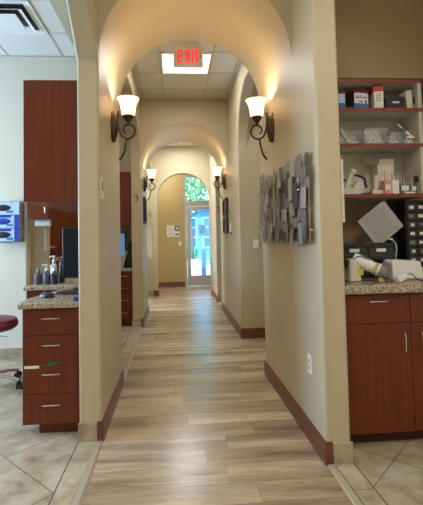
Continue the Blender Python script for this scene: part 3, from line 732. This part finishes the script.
# monitor, keyboard, mouse
t = thing('computer_monitor', 'black computer monitor on the granite desk', 'monitor', (-.785, 3.57, .885), radians(-7))
MB().box(-.145, .145, -.015, .02, .10, .52).build('housing', 'black', t, bevel=.006)
MB().box(-.135, .135, -.0165, -.014, .115, .51).build('screen', M.setdefault('scr_off', mat('dark_glossy_screen', (.008, .010, .014), .5, spec=.2)), t)
MB().box(-.025, .025, .02, .045, .02, .3).build('stand_neck', 'black', t); 
MB().lathe([(.085, 0), (.085, .012), (.04, .02)], 24, c=(0, .01, 0)).build('stand_base', 'black', t)
t = thing('keyboard', 'black keyboard on the granite desk below the monitor', 'keyboard', (-.79, 3.36, .885), radians(-14))
MB().box(-.12, .12, -.07, .07, 0, .014).build('body', 'black', t, bevel=.004)
kk = MB()
for r_ in range(5):
    for c_ in range(11): kk.box(-.112 + c_ * .0205, -.095 + c_ * .0205, -.06 + r_ * .0245, -.04 + r_ * .0245, .013, .018)
kk.build('keys', 'dark', t)
t = thing('computer_mouse', 'black computer mouse on the granite desk', 'mouse', (-.935, 3.17, .885), radians(62))
q = MB().lathe([(.034, 0), (.037, .008), (.034, .022), (.02, .036), (0, .041)], 20)
for v in q.b.verts: v.co.y *= 1.75
q.build('shell', 'black', t)
MB().cyl((-.004, .03, .034), (.004, .03, .034), .008, n=10).build('scroll_wheel', 'grey', t)
o = MB().box(-.69, -.645, 2.94, 2.97, .885, .912).build('tape_roll_box', 'blue'); tag(o, 'small blue and white box on the desk corner beside the pier', 'box')

# pump bottles
def bottle(x, y, h, r, m, label, pump='white'):
    t = thing('pump_bottle', label, 'bottle', (x, y, .885), 0, 'pump bottles on the rear counter')
    MB().lathe([(r * .95, 0), (r, .005), (r, h * .82), (r * .8, h * .92), (.014, h), (.014, h + .015)], 18).build('body', m, t)
    MB().cyl((0, 0, h + .012), (0, 0, h + .035), .016).cyl((0, 0, h + .03), (0, 0, h + .065), .006).tube([(.012, 0, h + .068), (-.01, 0, h + .07), (-.045, -.01, h + .062)], .007, 8).build('pump_head', pump, t)
M['bot_grey'] = mat('grey_translucent_bottle', srgb(88, 88, 92), .3)
bottle(-1.31, 4.16, .11, .036, 'bot_grey', 'squat grey pump bottle, leftmost on the rear counter', 'grey')
bottle(-1.232, 4.16, .115, .036, 'bot_grey', 'squat grey pump bottle next to the white pump', 'white')
bottle(-1.195, 4.27, .19, .032, 'offwhite', 'tall white pump bottle on the rear counter')
bottle(-1.155, 4.14, .11, .036, M['dark'], 'squat dark bottle in front of the tall white pump', 'white')
M['bot_dark'] = mat('dark_green_bottle', srgb(34, 40, 36), .3)
bottle(-1.115, 4.26, .17, .030, 'bot_dark', 'tall dark green pump bottle at the end of the soap row', 'black')

# stool
t = thing('rolling_stool', 'burgundy padded rolling stool with chrome wheeled base, partly out of frame', 'stool', (-1.66, 3.95, 0))
MB().lathe([(.06, .505), (.19, .51), (.222, .535), (.226, .565), (.21, .60), (.13, .622), (0, .625)], 32).build('seat', 'burg', t)
MB().cyl((0, 0, .1), (0, 0, .44), .026).cyl((0, 0, .43), (0, 0, .508), .07).build('gas_lift', 'chrome', t)
MB().cyl((0, 0, .08), (0, 0, .13), .045).build('hub', 'chrome', t)
for k in range(5):
    a_ = 2 * pi * k / 5 - .25
    lg = MB().tube([(.03 * cos(a_), .03 * sin(a_), .11), (.17 * cos(a_), .17 * sin(a_), .10), (.28 * cos(a_), .28 * sin(a_), .075)], [.02, .014], 10).build('base_leg', 'chrome', t)
    w2 = MB().at((.28 * cos(a_), .28 * sin(a_), .03), rz=a_ + .5); w2.cyl((-.025, 0, 0), (-.006, 0, 0), .03).cyl((.006, 0, 0), (.025, 0, 0), .03).cyl((-.008, 0, 0), (.008, 0, 0), .012).cyl((0, 0, .01), (0, 0, .05), .008)
    w2.build('caster', 'black', lg)
MB().tube([(.06, -.1, .505), (.14, -.15, .48), (.2, -.16, .475)], .006, 8).build('lever', 'chrome', t)

# far room behind: tall cabinets, chair, drawers
t = thing('tall_cabinet', 'tall cherry cabinet with doors in the back treatment room', 'cabinet', (-1.75, 6.8, 0))
MB().box(-.5, .5, .02, .58, 1.12, 2.5).build('carcass', 'cherry', t)
for k in range(3):
    d = MB().box(-.5 + k / 3 + .003, -.5 + (k + 1) / 3 - .003, 0, .02, 1.12, 2.5).build('door', 'cherry', t, bevel=.002); pull(d, -.5 + (k + .85) / 3, 0, 1.25, .1, True)
MB().box(-.5, .5, .3, .58, .95, 1.12).build('back_panel', 'grey', t)
t = thing('drawer_cabinet', 'white topped cherry drawer cabinet behind the dental chair', 'cabinet', (-1.75, 6.50, 0))
MB().box(-.5, .6, .02, .33, .06, .91).build('carcass', 'cherry', t); MB().box(-.52, .62, -.02, .335, .91, .95).build('top', 'white', t, bevel=.004); MB().box(-.5, .6, .06, .32, 0, .06).build('toe_kick', 'dark', t)
for k in range(3): drawer(t, -.5 + k * .3667, -.5 + (k + 1) * .3667, 0, .7, .905)
for k in range(3): drawer(t, -.5 + k * .3667, -.5 + (k + 1) * .3667, 0, .07, .7, name='door')
t = thing('dental_chair', 'burgundy dental chair back seen between the pump bottles and monitor', 'dental chair', (-1.80, 6.28, 0), .0); t.scale = (.85, .85, .85)
def pad(pts, w_, th, name):
    q = MB()
    q.prism(pts, 'x', -w_ / 2, w_ / 2); return q.build(name, 'burg', t, bevel=.03, seg=3)
pad([(0, .95), (.08, .95), (.16, 1.38), (.10, 1.45), (.03, 1.42)], .22, .08, 'headrest'); pad([(-.5, .55), (0, .58), (.12, .98), (.02, .98), (-.08, .68), (-.5, .65)], .5, .1, 'backrest')
pad([(-1.1, .48), (-.45, .5), (-.45, .62), (-1.1, .6)], .5, .1, 'seat')
MB().box(-.2, .2, -.9, -.3, .06, .48).box(-.3, .3, -1.0, -.1, 0, .06).build('base', 'offwhite', t, bevel=.02)
MB().tube([(.26, -.3, .62), (.30, -.2, .78), (.30, -.55, .80)], .025, 10).build('armrest', 'offwhite', t)
t = thing('instrument_arm', 'white jointed instrument arm with dark tips beside the dental chair', 'dental equipment', (-1.36, 5.4, 0))
MB().cyl((0, 0, 0), (0, 0, .02), .16).cyl((0, 0, .02), (0, 0, 1.08), .025).build('column', 'offwhite', t)
MB().box(-.10, .14, -.12, .1, 1.05, 1.09).build('tray', 'offwhite', t, bevel=.01)
MB().tube([(.0, 0, 1.09), (.0, 0, 1.22), (.12, 0, 1.24)], .014, 8).tube([(.0, 0, 1.1), (.12, .0, .98), (.28, 0, .88)], .02, 8).build('jointed_arm', 'white', t)
for k in range(4): MB().tube([(.02 + .05 * k, -.1, 1.09), (.04 + .05 * k, -.12, 1.13), (.1 + .05 * k, -.1, 1.17)], .011, 8).build('handpiece', 'dark', t)

# --- middle-left room (between first and second left pier) ------------
t = thing('drawer_unit', 'cherry four-drawer unit beside the pier numbered 3', 'drawer unit', (XLo - .004, 6.36, 0))
MB().box(-.30, 0, .02, .57, .1, .818).build('carcass', 'cherry', t); MB().box(-.29, 0, .06, .55, 0, .1).build('toe_kick', 'cherry', t)
for k in range(4): drawer(t, -.30, 0, 0, .1 + .1795 * k, .1 + .1795 * (k + 1), w_=.16, hz=.1 + .1795 * k + .11)
o = MB().box(-1.05, XLo - .003, 6.33, 6.94, .82, .862).build('counter_slab', 'granite', bevel=.008); tag(o, 'granite counter beside the pier numbered 3', 'countertop')
wall_cab('cherry upper cabinet beside the pier numbered 3', -1.0, XLo - .002, 6.36, 6.94, 1.50, 2.31)
t = thing('computer_monitor', 'small lit monitor on the counter beside the pier numbered 3', 'monitor', (-.965, 6.76, .862), radians(-10))
MB().box(-.2, .2, 0, .03, .16, .55).build('housing', 'dark', t, bevel=.005); MB().box(-.18, .18, -.002, .001, .19, .53).build('screen', 'screen', t); MB().box(-.03, .03, .03, .06, .0, .3).box(-.1, .1, -.05, .1, 0, .012).build('stand', 'dark', t)
t = thing('black_bag', 'slumped black bag in front of the small lit monitor', 'bag', (-.69, 6.58, .862))
q = MB().lathe([(.05, 0), (.055, .1), (.05, .22), (.035, .32), (.012, .40)], 14)
rr = random.Random(5)
for v in q.b.verts: v.co += Vector((rr.uniform(-.012, .012), rr.uniform(-.012, .012), 0)); 
for v in q.b.verts: v.co.x -= max(0, .25 - v.co.z) * .12 if v.co.x < 0 else 0
q.build('sack', 'black', t); MB().tube([(-.01, 0, .38), (.0, -.03, .42), (.02, 0, .38)], .005, 6).build('strap', 'dark', t)
t = thing('tool_bundle', 'bundle of pale tubes and tools leaning beside the black bag', 'tool bundle', (-.86, 6.46, .862))
for k in range(4): MB().cyl((.02 * k, 0, 0), (.05 + .03 * k, .05, .2 + .02 * k), .007, n=8).build('tube', 'offwhite', t)
MB().lathe([(.04, 0), (.045, .09), (.043, .09)], 16, c=(.0, .05, 0)).build('cup', 'dark', t)
# farthest left room sliver
wall_cab('cherry upper cabinet in the far left room past the second sconce', -1.2, -.80, 9.1, 9.63, 1.45, 2.2, 'y-', 1)
t = thing('base_cabinet', 'far cherry base cabinet glimpsed past the pier numbered 3', 'cabinet', (-.9, 9.02, 0))
MB().box(-.35, .2, .02, .58, .08, .86).build('carcass', 'cherry', t); MB().box(-.37, .22, 0, .6, .86, .9).build('top', 'granite', t)
drawer(t, -.35, -.075, 0, .08, .86, name='door'); drawer(t, -.075, .2, 0, .08, .86, name='door')

# ------------------------------------------------------------------ supply alcove on the right
AX0, AX1, AY = XRo + .012, 2.045, 2.55
t = thing('base_cabinet', 'cherry base cabinet with drawer and door in the supply alcove', 'cabinet', (0, AY, 0))
MB().box(AX0, AX1, .02, .595, .075, .925).build('carcass', 'cherry', t); MB().box(AX0, AX1, .06, .58, 0, .075).build('toe_kick', M.setdefault('kick', wood_cab('dark_cherry_kick', srgb(66, 26, 18), srgb(80, 34, 22))), t)
xm = 1.462
drawer(t, AX0 + .045, xm, 0, .742, .922, w_=.125, hz=.882); drawer(t, xm, AX1, 0, .742, .922, w_=.125, hz=.882)
d = drawer(t, AX0 + .045, xm, 0, .075, .742, False, 'door'); pull(d, xm - .05, 0, .625, .125, True)
d = drawer(t, xm, AX1, 0, .075, .742, False, 'door'); pull(d, xm + .06, 0, .625, .125, True)
MB().box(AX0, AX0 + .043, 0, .019, .075, .922).build('filler_strip', 'cherry', t)
o = MB().box(AX0 - .008, AX1, 2.515, 3.146, .928, .985).build('counter_slab', 'granite', bevel=.012, seg=3); tag(o, 'speckled granite counter in the supply alcove', 'countertop')
o = MB().box(AX0 - .008, AX1, 3.128, 3.147, .987, 1.05).build('backsplash', 'granite', bevel=.003); tag(o, 'low granite backsplash behind the alcove counter', 'backsplash')

SY0, SY1 = 2.89, 3.145
t = thing('shelf_unit', 'open white shelf unit with cherry edges above the alcove counter', 'shelf', (0, 0, 0))
sx0, sx1 = AX0, 1.785
SH = (1.585, 1.948, 2.207, 2.418)
for k, z in enumerate(SH):
    s_ = MB().box(sx0, sx1, SY0 + .006, SY1, z - .024, z).build('shelf_board', M.setdefault('shelfw', mat('white_melamine', srgb(206, 200, 184), .5)), t)
    MB().box(sx0, sx1 + .028, SY0 - .001, SY0 + .006, z - .025, z).build('edge_band', 'cherry_edge', s_)
MB().box(sx1, sx1 + .028, SY0 + .006, SY1, 1.56, 2.418).build('side_panel', 'shelfw', t)
MB().box(sx0, sx1, SY1 - .006, SY1, 1.585, 2.394).build('back_panel', 'shelfw', t)
M['shelfback'] = M['shelfw']
for z in (1.70, 2.28): MB().box(sx1 - .012, sx1, 2.93, 2.97, z - .03, z + .02).box(sx1 - .016, sx1 - .006, 2.94, 2.96, z - .01, z + .01).build('hinge', 'dark', t)

# top shelf
def carton(label, x, y, z, w_, d, h, m, rz=0, cat='box', lean=0):
    t = thing('carton', label, cat, (x, y, z), rz)
    return t, MB().box(-w_ / 2, w_ / 2, -d / 2, d / 2, 0, h).build('box', m, t, bevel=.001, rot=(0, lean, 0))
zt = 2.2075
t, _ = carton('pale blue box half hidden behind the pier on the top shelf', 1.232, 3.0, zt, .055, .12, .135, 'ltblue')
MB().box(-.0276, .0276, -.0612, -.059, .0, .05).build('printed_band', 'skyblue', t); MB().box(-.0278, .0278, -.061, .061, .118, .1355).build('lid', 'maroon', t)
t, _ = carton('blue and white lettered supply box on the top shelf', 1.372, 3.02, zt, .115, .14, .145, 'dark', .18)
MB().box(-.0578, .0578, -.072, -.069, 0, .128).build('front_panel', 'paper', t); MB().box(-.058, .058, -.0728, -.0718, .0, .05).build('printed_band', 'skyblue', t); MB().box(-.058, .058, -.0735, -.0725, 0, .02).build('printed_stripe', 'blue', t)
MB().box(-.058, .0582, -.0715, .071, .1285, .1465).build('lid', 'maroon', t)
MB().box(-.02, .01, -.0735, -.0722, .058, .068).box(.03, .045, -.0735, -.0722, .04, .075).build('printed_mark', 'skyblue', t)
text('lettering', 'SeKuit', .036, 'dark', t, (0, -.0728, .098), FACE, .0005)
t, _ = carton('white and pink box standing on the top shelf', 1.515, 2.985, zt, .068, .14, .165, 'paper', -.22)
MB().box(-.0345, .0345, -.071, .071, .128, .166).build('lid', 'red', t); MB().box(-.0346, -.031, -.0712, -.069, 0, .13).build('printed_edge', 'red', t)
q = MB()
for k in range(5): q.box(-.018, .02, -.0706, -.0695, .06 + .012 * k, .064 + .012 * k)
q.build('printed_text', 'grey', t)
t, _ = carton('wide black box on the top shelf', 1.633, 3.0, zt, .14, .14, .092, 'black', -.05)
MB().box(-.02, .03, -.0762, -.0748, .045, .058).build('silver_label', 'paper', t)
t, _ = carton('narrow cream box leaning on the top shelf', 1.742, 2.985, zt + .0025, .046, .12, .138, 'cream_card', 0, lean=-.07)
MB().box(.008, .016, -.0608, -.0595, .022, .03).build('printed_dot', 'dark', t)

# middle shelf: clear bins with white rings
zm = 1.9485
rr = random.Random(9)
def bin_(label, x, w_, h, n):
    t = thing('clear_bin', label, 'storage bin', (x, 3.01, zm))
    a_ = w_ / 2; th = .0025
    MB().box(-a_, a_, -.095, .095, 0, th).box(-a_, -a_ + th, -.095, .095, th, h).box(a_ - th, a_, -.095, .095, th, h).box(-a_ + th, a_ - th, .095 - th, .095, th, h).box(-a_ + th, a_ - th, -.095, -.095 + th, th, h).build('walls', 'clear', t)
    return x
def ring(x, y, z, r, label, grp, rot, m='white'):
    o = MB(); pts = [(r * cos(2 * pi * k / 16), r * sin(2 * pi * k / 16), 0) for k in range(17)]; o.tube(pts, r * .30, 8)
    o = o.build('holder_ring', m, None, (x, y, z), rot=rot); tag(o, label, 'ring', grp); return o
bin_('left clear bin of white clips on the middle shelf', 1.285, .165, .10, 0)
bin_('middle clear bin heaped with white rings on the middle shelf', 1.475, .175, .12, 0)
bin_('right clear bin of white rings on the middle shelf', 1.628, .115, .09, 0)
def heap(xa, xb, layers, r, label, grp):
    st = 2.72 * r; n = int((xb - xa) / st) + 1
    for ly in range(layers):
        for ry in range(2):
            for k in range(n - (ly == layers - 1)):
                x = xa + st * (k + .5 * ((ly + ry) % 2) * (n > 1)) + rr.uniform(-.001, .001)
                if x > xb + r * .6: continue
                ring(x, 2.95 + .034 * ry + rr.uniform(-.003, .003), zm + .021 + st * .98 * ly, r, label, grp, (rr.uniform(1.25, 1.5), rr.uniform(-.15, .15), rr.uniform(-.2, .2)))
heap(1.415, 1.53, 3, .0135, 'small white plastic ring heaped in the middle clear bin', 'white rings in the middle bin')
heap(1.596, 1.66, 2, .0130, 'small white plastic ring in the right clear bin', 'white rings in the right bin')
heap(1.295, 1.345, 2, .0125, 'small white plastic clip ring in the left clear bin', 'white rings in the left bin')
t = thing('mixing_gun', 'pale grey tube leaning in the left clear bin', 'tube', (1.262, 2.97, zm + .003))
MB().tube([(.03, 0, .012), (-.035, 0, .118)], [.02, .013], 12).build('barrel', 'offwhite', t); MB().cyl((-.035, 0, .118), (-.041, 0, .128), .007).build('nozzle', 'paper', t)
t = thing('bite_positioner', 'teal and white angled positioning arm on the middle shelf', 'dental tool', (1.712, 2.95, zm))
MB().tube([(-.055, 0, .155), (-.02, 0, .115)], [.005, .008], 8).build('rod', 'white', t)
MB().tube([(-.03, 0, .125), (-.01, 0, .09), (-.012, 0, .05)], [.010, .006], 8).build('joint', 'teal', t)
MB().tube([(-.005, 0, .10), (.03, 0, .075), (.05, 0, .055)], [.012, .006], 8).build('branch', 'white', t)
MB().box(.005, .062, -.012, .012, .048, .062).build('bite_block', 'white', t, bevel=.002)
MB().tube([(-.012, 0, .05), (-.012, .0, .0045)], .0045, 8).build('foot', 'teal', t)
for dx in (-.02, .01): ring(1.722 + dx, 2.92, zm + .017, .012, 'white ring lying under the teal positioning arm', 'rings under the teal arm', (1.3, 0, 0))

# bottom shelf
zb = 1.5855
t = thing('bite_camera', 'white handheld device on a stand with black cables on the lower shelf', 'dental device', (1.265, 2.98, zb))
MB().box(-.045, .035, -.04, .04, 0, .05).build('stand_base', 'offwhite', t, bevel=.004)
MB().tube([(-.005, 0, .045), (.02, 0, .10), (.035, 0, .15), (.04, 0, .17)], [.028, .014], 12).build('handle', 'offwhite', t)
MB().at((.048, 0, .175), ry=.5).lathe([(.014, -.02), (.022, -.01), (.022, .015), (.012, .025)], 12, 'x').build('head', 'offwhite', t)
MB().tube([(.06, 0, .15), (.10, 0, .14), (.135, 0, .12), (.142, 0, .08), (.15, 0, .055)], [.008, .011], 8, 4).tube([(.005, 0, .10), (-.03, .02, .13), (-.07, .02, .135), (-.085, .02, .10), (-.07, .0, .05), (-.075, 0, .008)], .008, 8, 4).build('cable', 'black', t)
MB().prism([(.03, 0), (.13, 0), (.14, .04), (.12, .10), (.09, .118), (.07, .09), (.04, .04)], 'y', .0, .05).build('cover', 'cream_card', t, bevel=.006)
t = thing('impression_gun', 'small white upright tool on a foot on the lower shelf', 'dental device', (1.475, 2.95, zb + .001))
MB().box(-.045, .035, -.03, .03, 0, .03).build('foot', 'offwhite', t, bevel=.004); MB().tube([(-.005, 0, .028), (-.002, 0, .14)], [.017, .014], 12).build('post', 'offwhite', t)
MB().box(-.115, -.047, -.028, .025, 0, .010).build('black_tray', 'black', t, bevel=.002)
t = thing('open_carton', 'open white carton with raised flaps at the back of the lower shelf', 'box', (1.60, 3.075, zb))
MB().box(-.075, .05, -.055, .055, 0, .002).box(-.075, -.073, -.055, .055, .002, .235).box(.048, .05, -.055, .055, .002, .235).box(-.073, .048, .053, .055, .002, .235).box(-.073, .048, -.055, -.053, .002, .225).build('body', 'cream_card', t)
MB().at((-.075, 0, .235), ry=-1.0).box(-.001, .001, -.055, .055, 0, .11).build('flap', 'cream_card', t); MB().at((.05, 0, .235), ry=.7).box(-.001, .001, -.055, .055, 0, .06).build('flap', 'cream_card', t)
MB().at((0, -.055, .225), rx=.5).box(-.07, .046, -.001, .001, 0, .05).build('flap', 'cream_card', t)
MB().box(-.05, .02, -.0565, -.0548, .06, .14).build('label', 'paper', t)
def tub(x, w_, h, m, label, tips):
    t = thing('small_tub', label, 'container', (x, 2.95, zb))
    MB().box(-w_ / 2, w_ / 2, -.03, .03, 0, .003).box(-w_ / 2, -w_ / 2 + .003, -.03, .03, .003, h).box(w_ / 2 - .003, w_ / 2, -.03, .03, .003, h).box(-w_ / 2 + .003, w_ / 2 - .003, .027, .03, .003, h).box(-w_ / 2 + .003, w_ / 2 - .003, -.03, -.027, .003, h).build('tub', m, t)
    MB().box(-w_ / 2 + .008, w_ / 2 - .008, -.0312, -.0298, h * .3, h * .7).build('label', 'paper', t)
    for k, (tx, th_, mm) in enumerate(tips):
        MB().lathe([(.008, .0), (.008, th_ * .55), (.003, th_ * .7), (.002, th_)], 8, c=(tx, 0, .004)).build('applicator_tip', mm, t)
tub(1.548, .052, .10, 'pink', 'pink tub of orange-tipped applicators on the lower shelf', [(-.008, .17, 'orange'), (.012, .14, 'orange')])
tub(1.605, .05, .10, 'white', 'white tub with a blue-tipped applicator on the lower shelf', [(-.01, .15, 'skyblue'), (.01, .12, 'white')])
tub(1.675, .07, .085, 'clear', 'clear tub of teal and white tips on the lower shelf', [(-.02, .11, 'teal'), (0, .15, 'red'), (.02, .10, 'teal'), (.01, .09, 'white')])
tub(1.742, .045, .075, 'clear', 'small clear tub with a pink tip at the end of the lower shelf', [(0, .135, 'pink'), (.012, .09, 'teal')])
o = MB().box(1.665, 1.735, 2.899, 2.912, zb, zb + .012).build('white_strip', 'white', bevel=.001); tag(o, 'flat white strip lying in front of the clear tubs', 'strip')

# counter things
zc = .985
t = thing('mounted_display', 'thin white rounded panel mounted on the side of the right pier', 'panel', (XRo, 2.66, 1.58))
MB().box(.078, .103, -.06, .14, -.205, .205).build('panel', 'white', t, bevel=.01, seg=3); MB().box(0, .078, .02, .06, -.03, .03).build('bracket', 'grey', t)
# black storage organizer
t = thing('storage_organizer', 'black plastic organizer box with smoked drawers on the alcove counter', 'organizer', (1.375, 3.01, zc))
MB().box(-.20, .20, -.10, .11, .0, .012).box(-.20, .20, -.10, .11, .225, .25).box(-.20, -.192, -.1, .11, .012, .225).box(.192, .20, -.1, .11, .012, .225).box(-.192, .192, .10, .11, .012, .225).box(-.192, .192, -.1, .1, .118, .124).box(-.004, .004, -.1, .1, .012, .225).build('frame', 'black', t)
for ix in (-1, 1):
    for iz, (za, zb_) in enumerate(((.015, .116), (.126, .222))):
        xa, xb = (-.19, -.006) if ix < 0 else (.006, .19)
        d = MB().box(xa, xb, -.106, -.09, za, zb_).box(xa, xb, -.09, .09, za, za + .004).build('drawer', 'smoke', t, bevel=.002)
        MB().box((xa + xb) / 2 - .04, (xa + xb) / 2 + .03, -.109, -.105, zb_ - .035, zb_ - .012).build('label', 'paper', d)
        MB().box((xa + xb) / 2 - .03, (xa + xb) / 2 + .03, -.114, -.105, za + .02, za + .03).build('grip', 'dark', d)
        MB().box(xa + .02, xb - .03, -.07, .05, za + .006, za + .05).build('contents', 'skyblue' if ix < 0 else 'grey', d)
for dx in (-.15, -.02, .06): MB().box(dx, dx + .05, -.1, -.05, .25, .254).build('lid_tab', 'grey', t)
# instruction sheet
t = thing('instruction_sheet', 'laminated printed sheet tilted as a diamond on the alcove wall', 'paper', (1.485, 2.93, 1.372))
q = MB().at((0, 0, 0), ry=radians(-37)); q.box(-.125, .125, -.002, 0, -.118, .118); q.build('sheet', M.setdefault('lam', mat('laminated_paper', srgb(176, 174, 168), .18)), t)
q = MB().at((0, 0, 0), ry=radians(-37) + pi / 2)
for k in range(12): q.box(-.105 + .018 * k, -.100 + .018 * k, -.0028, -.0018, -.1, .06 + .03 * ((k * 7) % 3) / 2)
q.build('print', 'grey', t)
MB().box(.0, .035, -.004, -.002, .07, .125).build('tape', 'clear', t)
# black wall of small drawers
t = thing('drawer_organizer', 'black tower of small labelled drawers at the edge of the alcove counter', 'organizer', (1.785, 3.035, zc))
MB().box(-.145, -.10, .035, .09, 0, .555).box(-.10, .2, -.085, .09, 0, .02).box(-.10, .2, -.085, .09, .535, .555).box(-.10, -.092, -.085, .09, .02, .535).box(.192, .2, -.085, .09, .02, .535).box(-.1, .2, .08, .09, .02, .535).build('frame', 'black', t)
for r_ in range(8):
    for c_ in range(4):
        xa, za = -.09 + c_ * .0705, .022 + r_ * .064
        d = MB().box(xa + .002, xa + .0685, -.092, .07, za + .002, za + .06).build('small_drawer', 'dark', t, bevel=.002)
        MB().box(xa + .012 + .006 * (r_ % 3), xa + .05, -.0945, -.0915, za + .022, za + .044).build('label', 'paper' if (r_ + c_) % 3 else 'grey', d)
# x-ray cylinder device
t = thing('xray_head', 'white cylinder-nosed dental x-ray head lying on the alcove counter', 'dental device', (1.255, 2.74, zc))
def nose(): return MB().at((-.04, -.005, .142), rz=-.45, ry=.47)
nose().lathe([(.038, -.03), (.042, 0), (.042, .07), (.037, .10), (.037, .135), (.043, .14), (.043, .15)], 24, 'x').build('barrel', 'white', t)
nose().lathe([(.044, .148), (.044, .185), (.036, .187)], 24, 'x').build('nose_ring', 'grey', t)
nose().lathe([(.0425, .112), (.0435, .12), (.0425, .132)], 24, 'x').build('rubber_band', 'tanrub', t)
MB().box(-.115, -.03, -.05, .07, .0, .15, .75, .8).build('body', 'offwhite', t, bevel=.014, seg=3)
MB().box(-.055, -.022, -.0525, -.04, .045, .085).build('warning_label', 'yellow', t)
MB().box(-.122, -.10, -.03, .04, .09, .15).build('mount', 'dark', t, bevel=.006)
MB().tube([(-.08, -.03, .15), (-.03, -.05, .17), (.04, -.06, .12), (.06, -.065, .05), (.08, -.07, .006), (.16, -.08, .005), (.2, -.06, .02), (.23, -.02, .006)], .0035, 6, 5).build('cord', 'dark', t)
MB().lathe([(.016, .002), (.018, .008), (.012, .03)], 12, c=(.075, -.09, 0)).build('rubber_cap', 'tanrub', t)
t = thing('hand_control', 'small white hand control block in front of the white scanner', 'control', (1.425, 2.575, zc), .35)
MB().at((0, 0, .034), ry=-.35).box(-.04, .042, -.02, .02, -.018, .022).build('block', 'white', t, bevel=.006, seg=3)
MB().tube([(.05, 0, .05), (.08, -.01, .055), (.12, -.02, .02), (.16, -.03, .006)], .003, 6, 5).build('cord', 'dark', t)
t = thing('scanner', 'white rounded desktop scanner box on the alcove counter', 'scanner', (1.56, 2.80, zc), -.1)
q = MB(); q.prism([(-.095, 0), (.11, 0), (.115, .03), (.095, .125), (-.085, .135), (-.10, .12)], 'y', -.07, .09); q.build('shell', 'white', t, bevel=.018, seg=3)
MB().box(-.09, .1, -.0715, -.069, .006, .012).build('seam', 'grey', t)
t = thing('clamp_light', 'white hinged clip on top of the black organizer with a curly cord', 'clip', (1.538, 2.955, zc + .264))
MB().at((0, 0, .012), ry=.25).box(-.05, .04, -.02, .02, -.004, .012).build('clip_head', 'offwhite', t, bevel=.003)
MB().tube([(.035, 0, .008), (.06, -.01, -.02), (.062, -.02, -.06), (.05, -.03, -.1), (.045, -.035, -.14)], .0035, 6, 5).build('cord', 'white', t)
t = thing('hanging_key', 'small black and silver keyed cord hanging by the pier above the organizer', 'cord', (1.20, 3.10, 1.40))
MB().tube([(-.04, 0, .14), (-.02, 0, .05), (.0, 0, .0), (.03, 0, -.06)], .004, 6, 5).build('cord', 'black', t); MB().box(-.012, .012, -.008, .008, -.02, .015).build('tag', 'alu', t, bevel=.002); MB().box(-.045, -.035, -.01, .045, .12, .15).build('hook', 'dark', t)
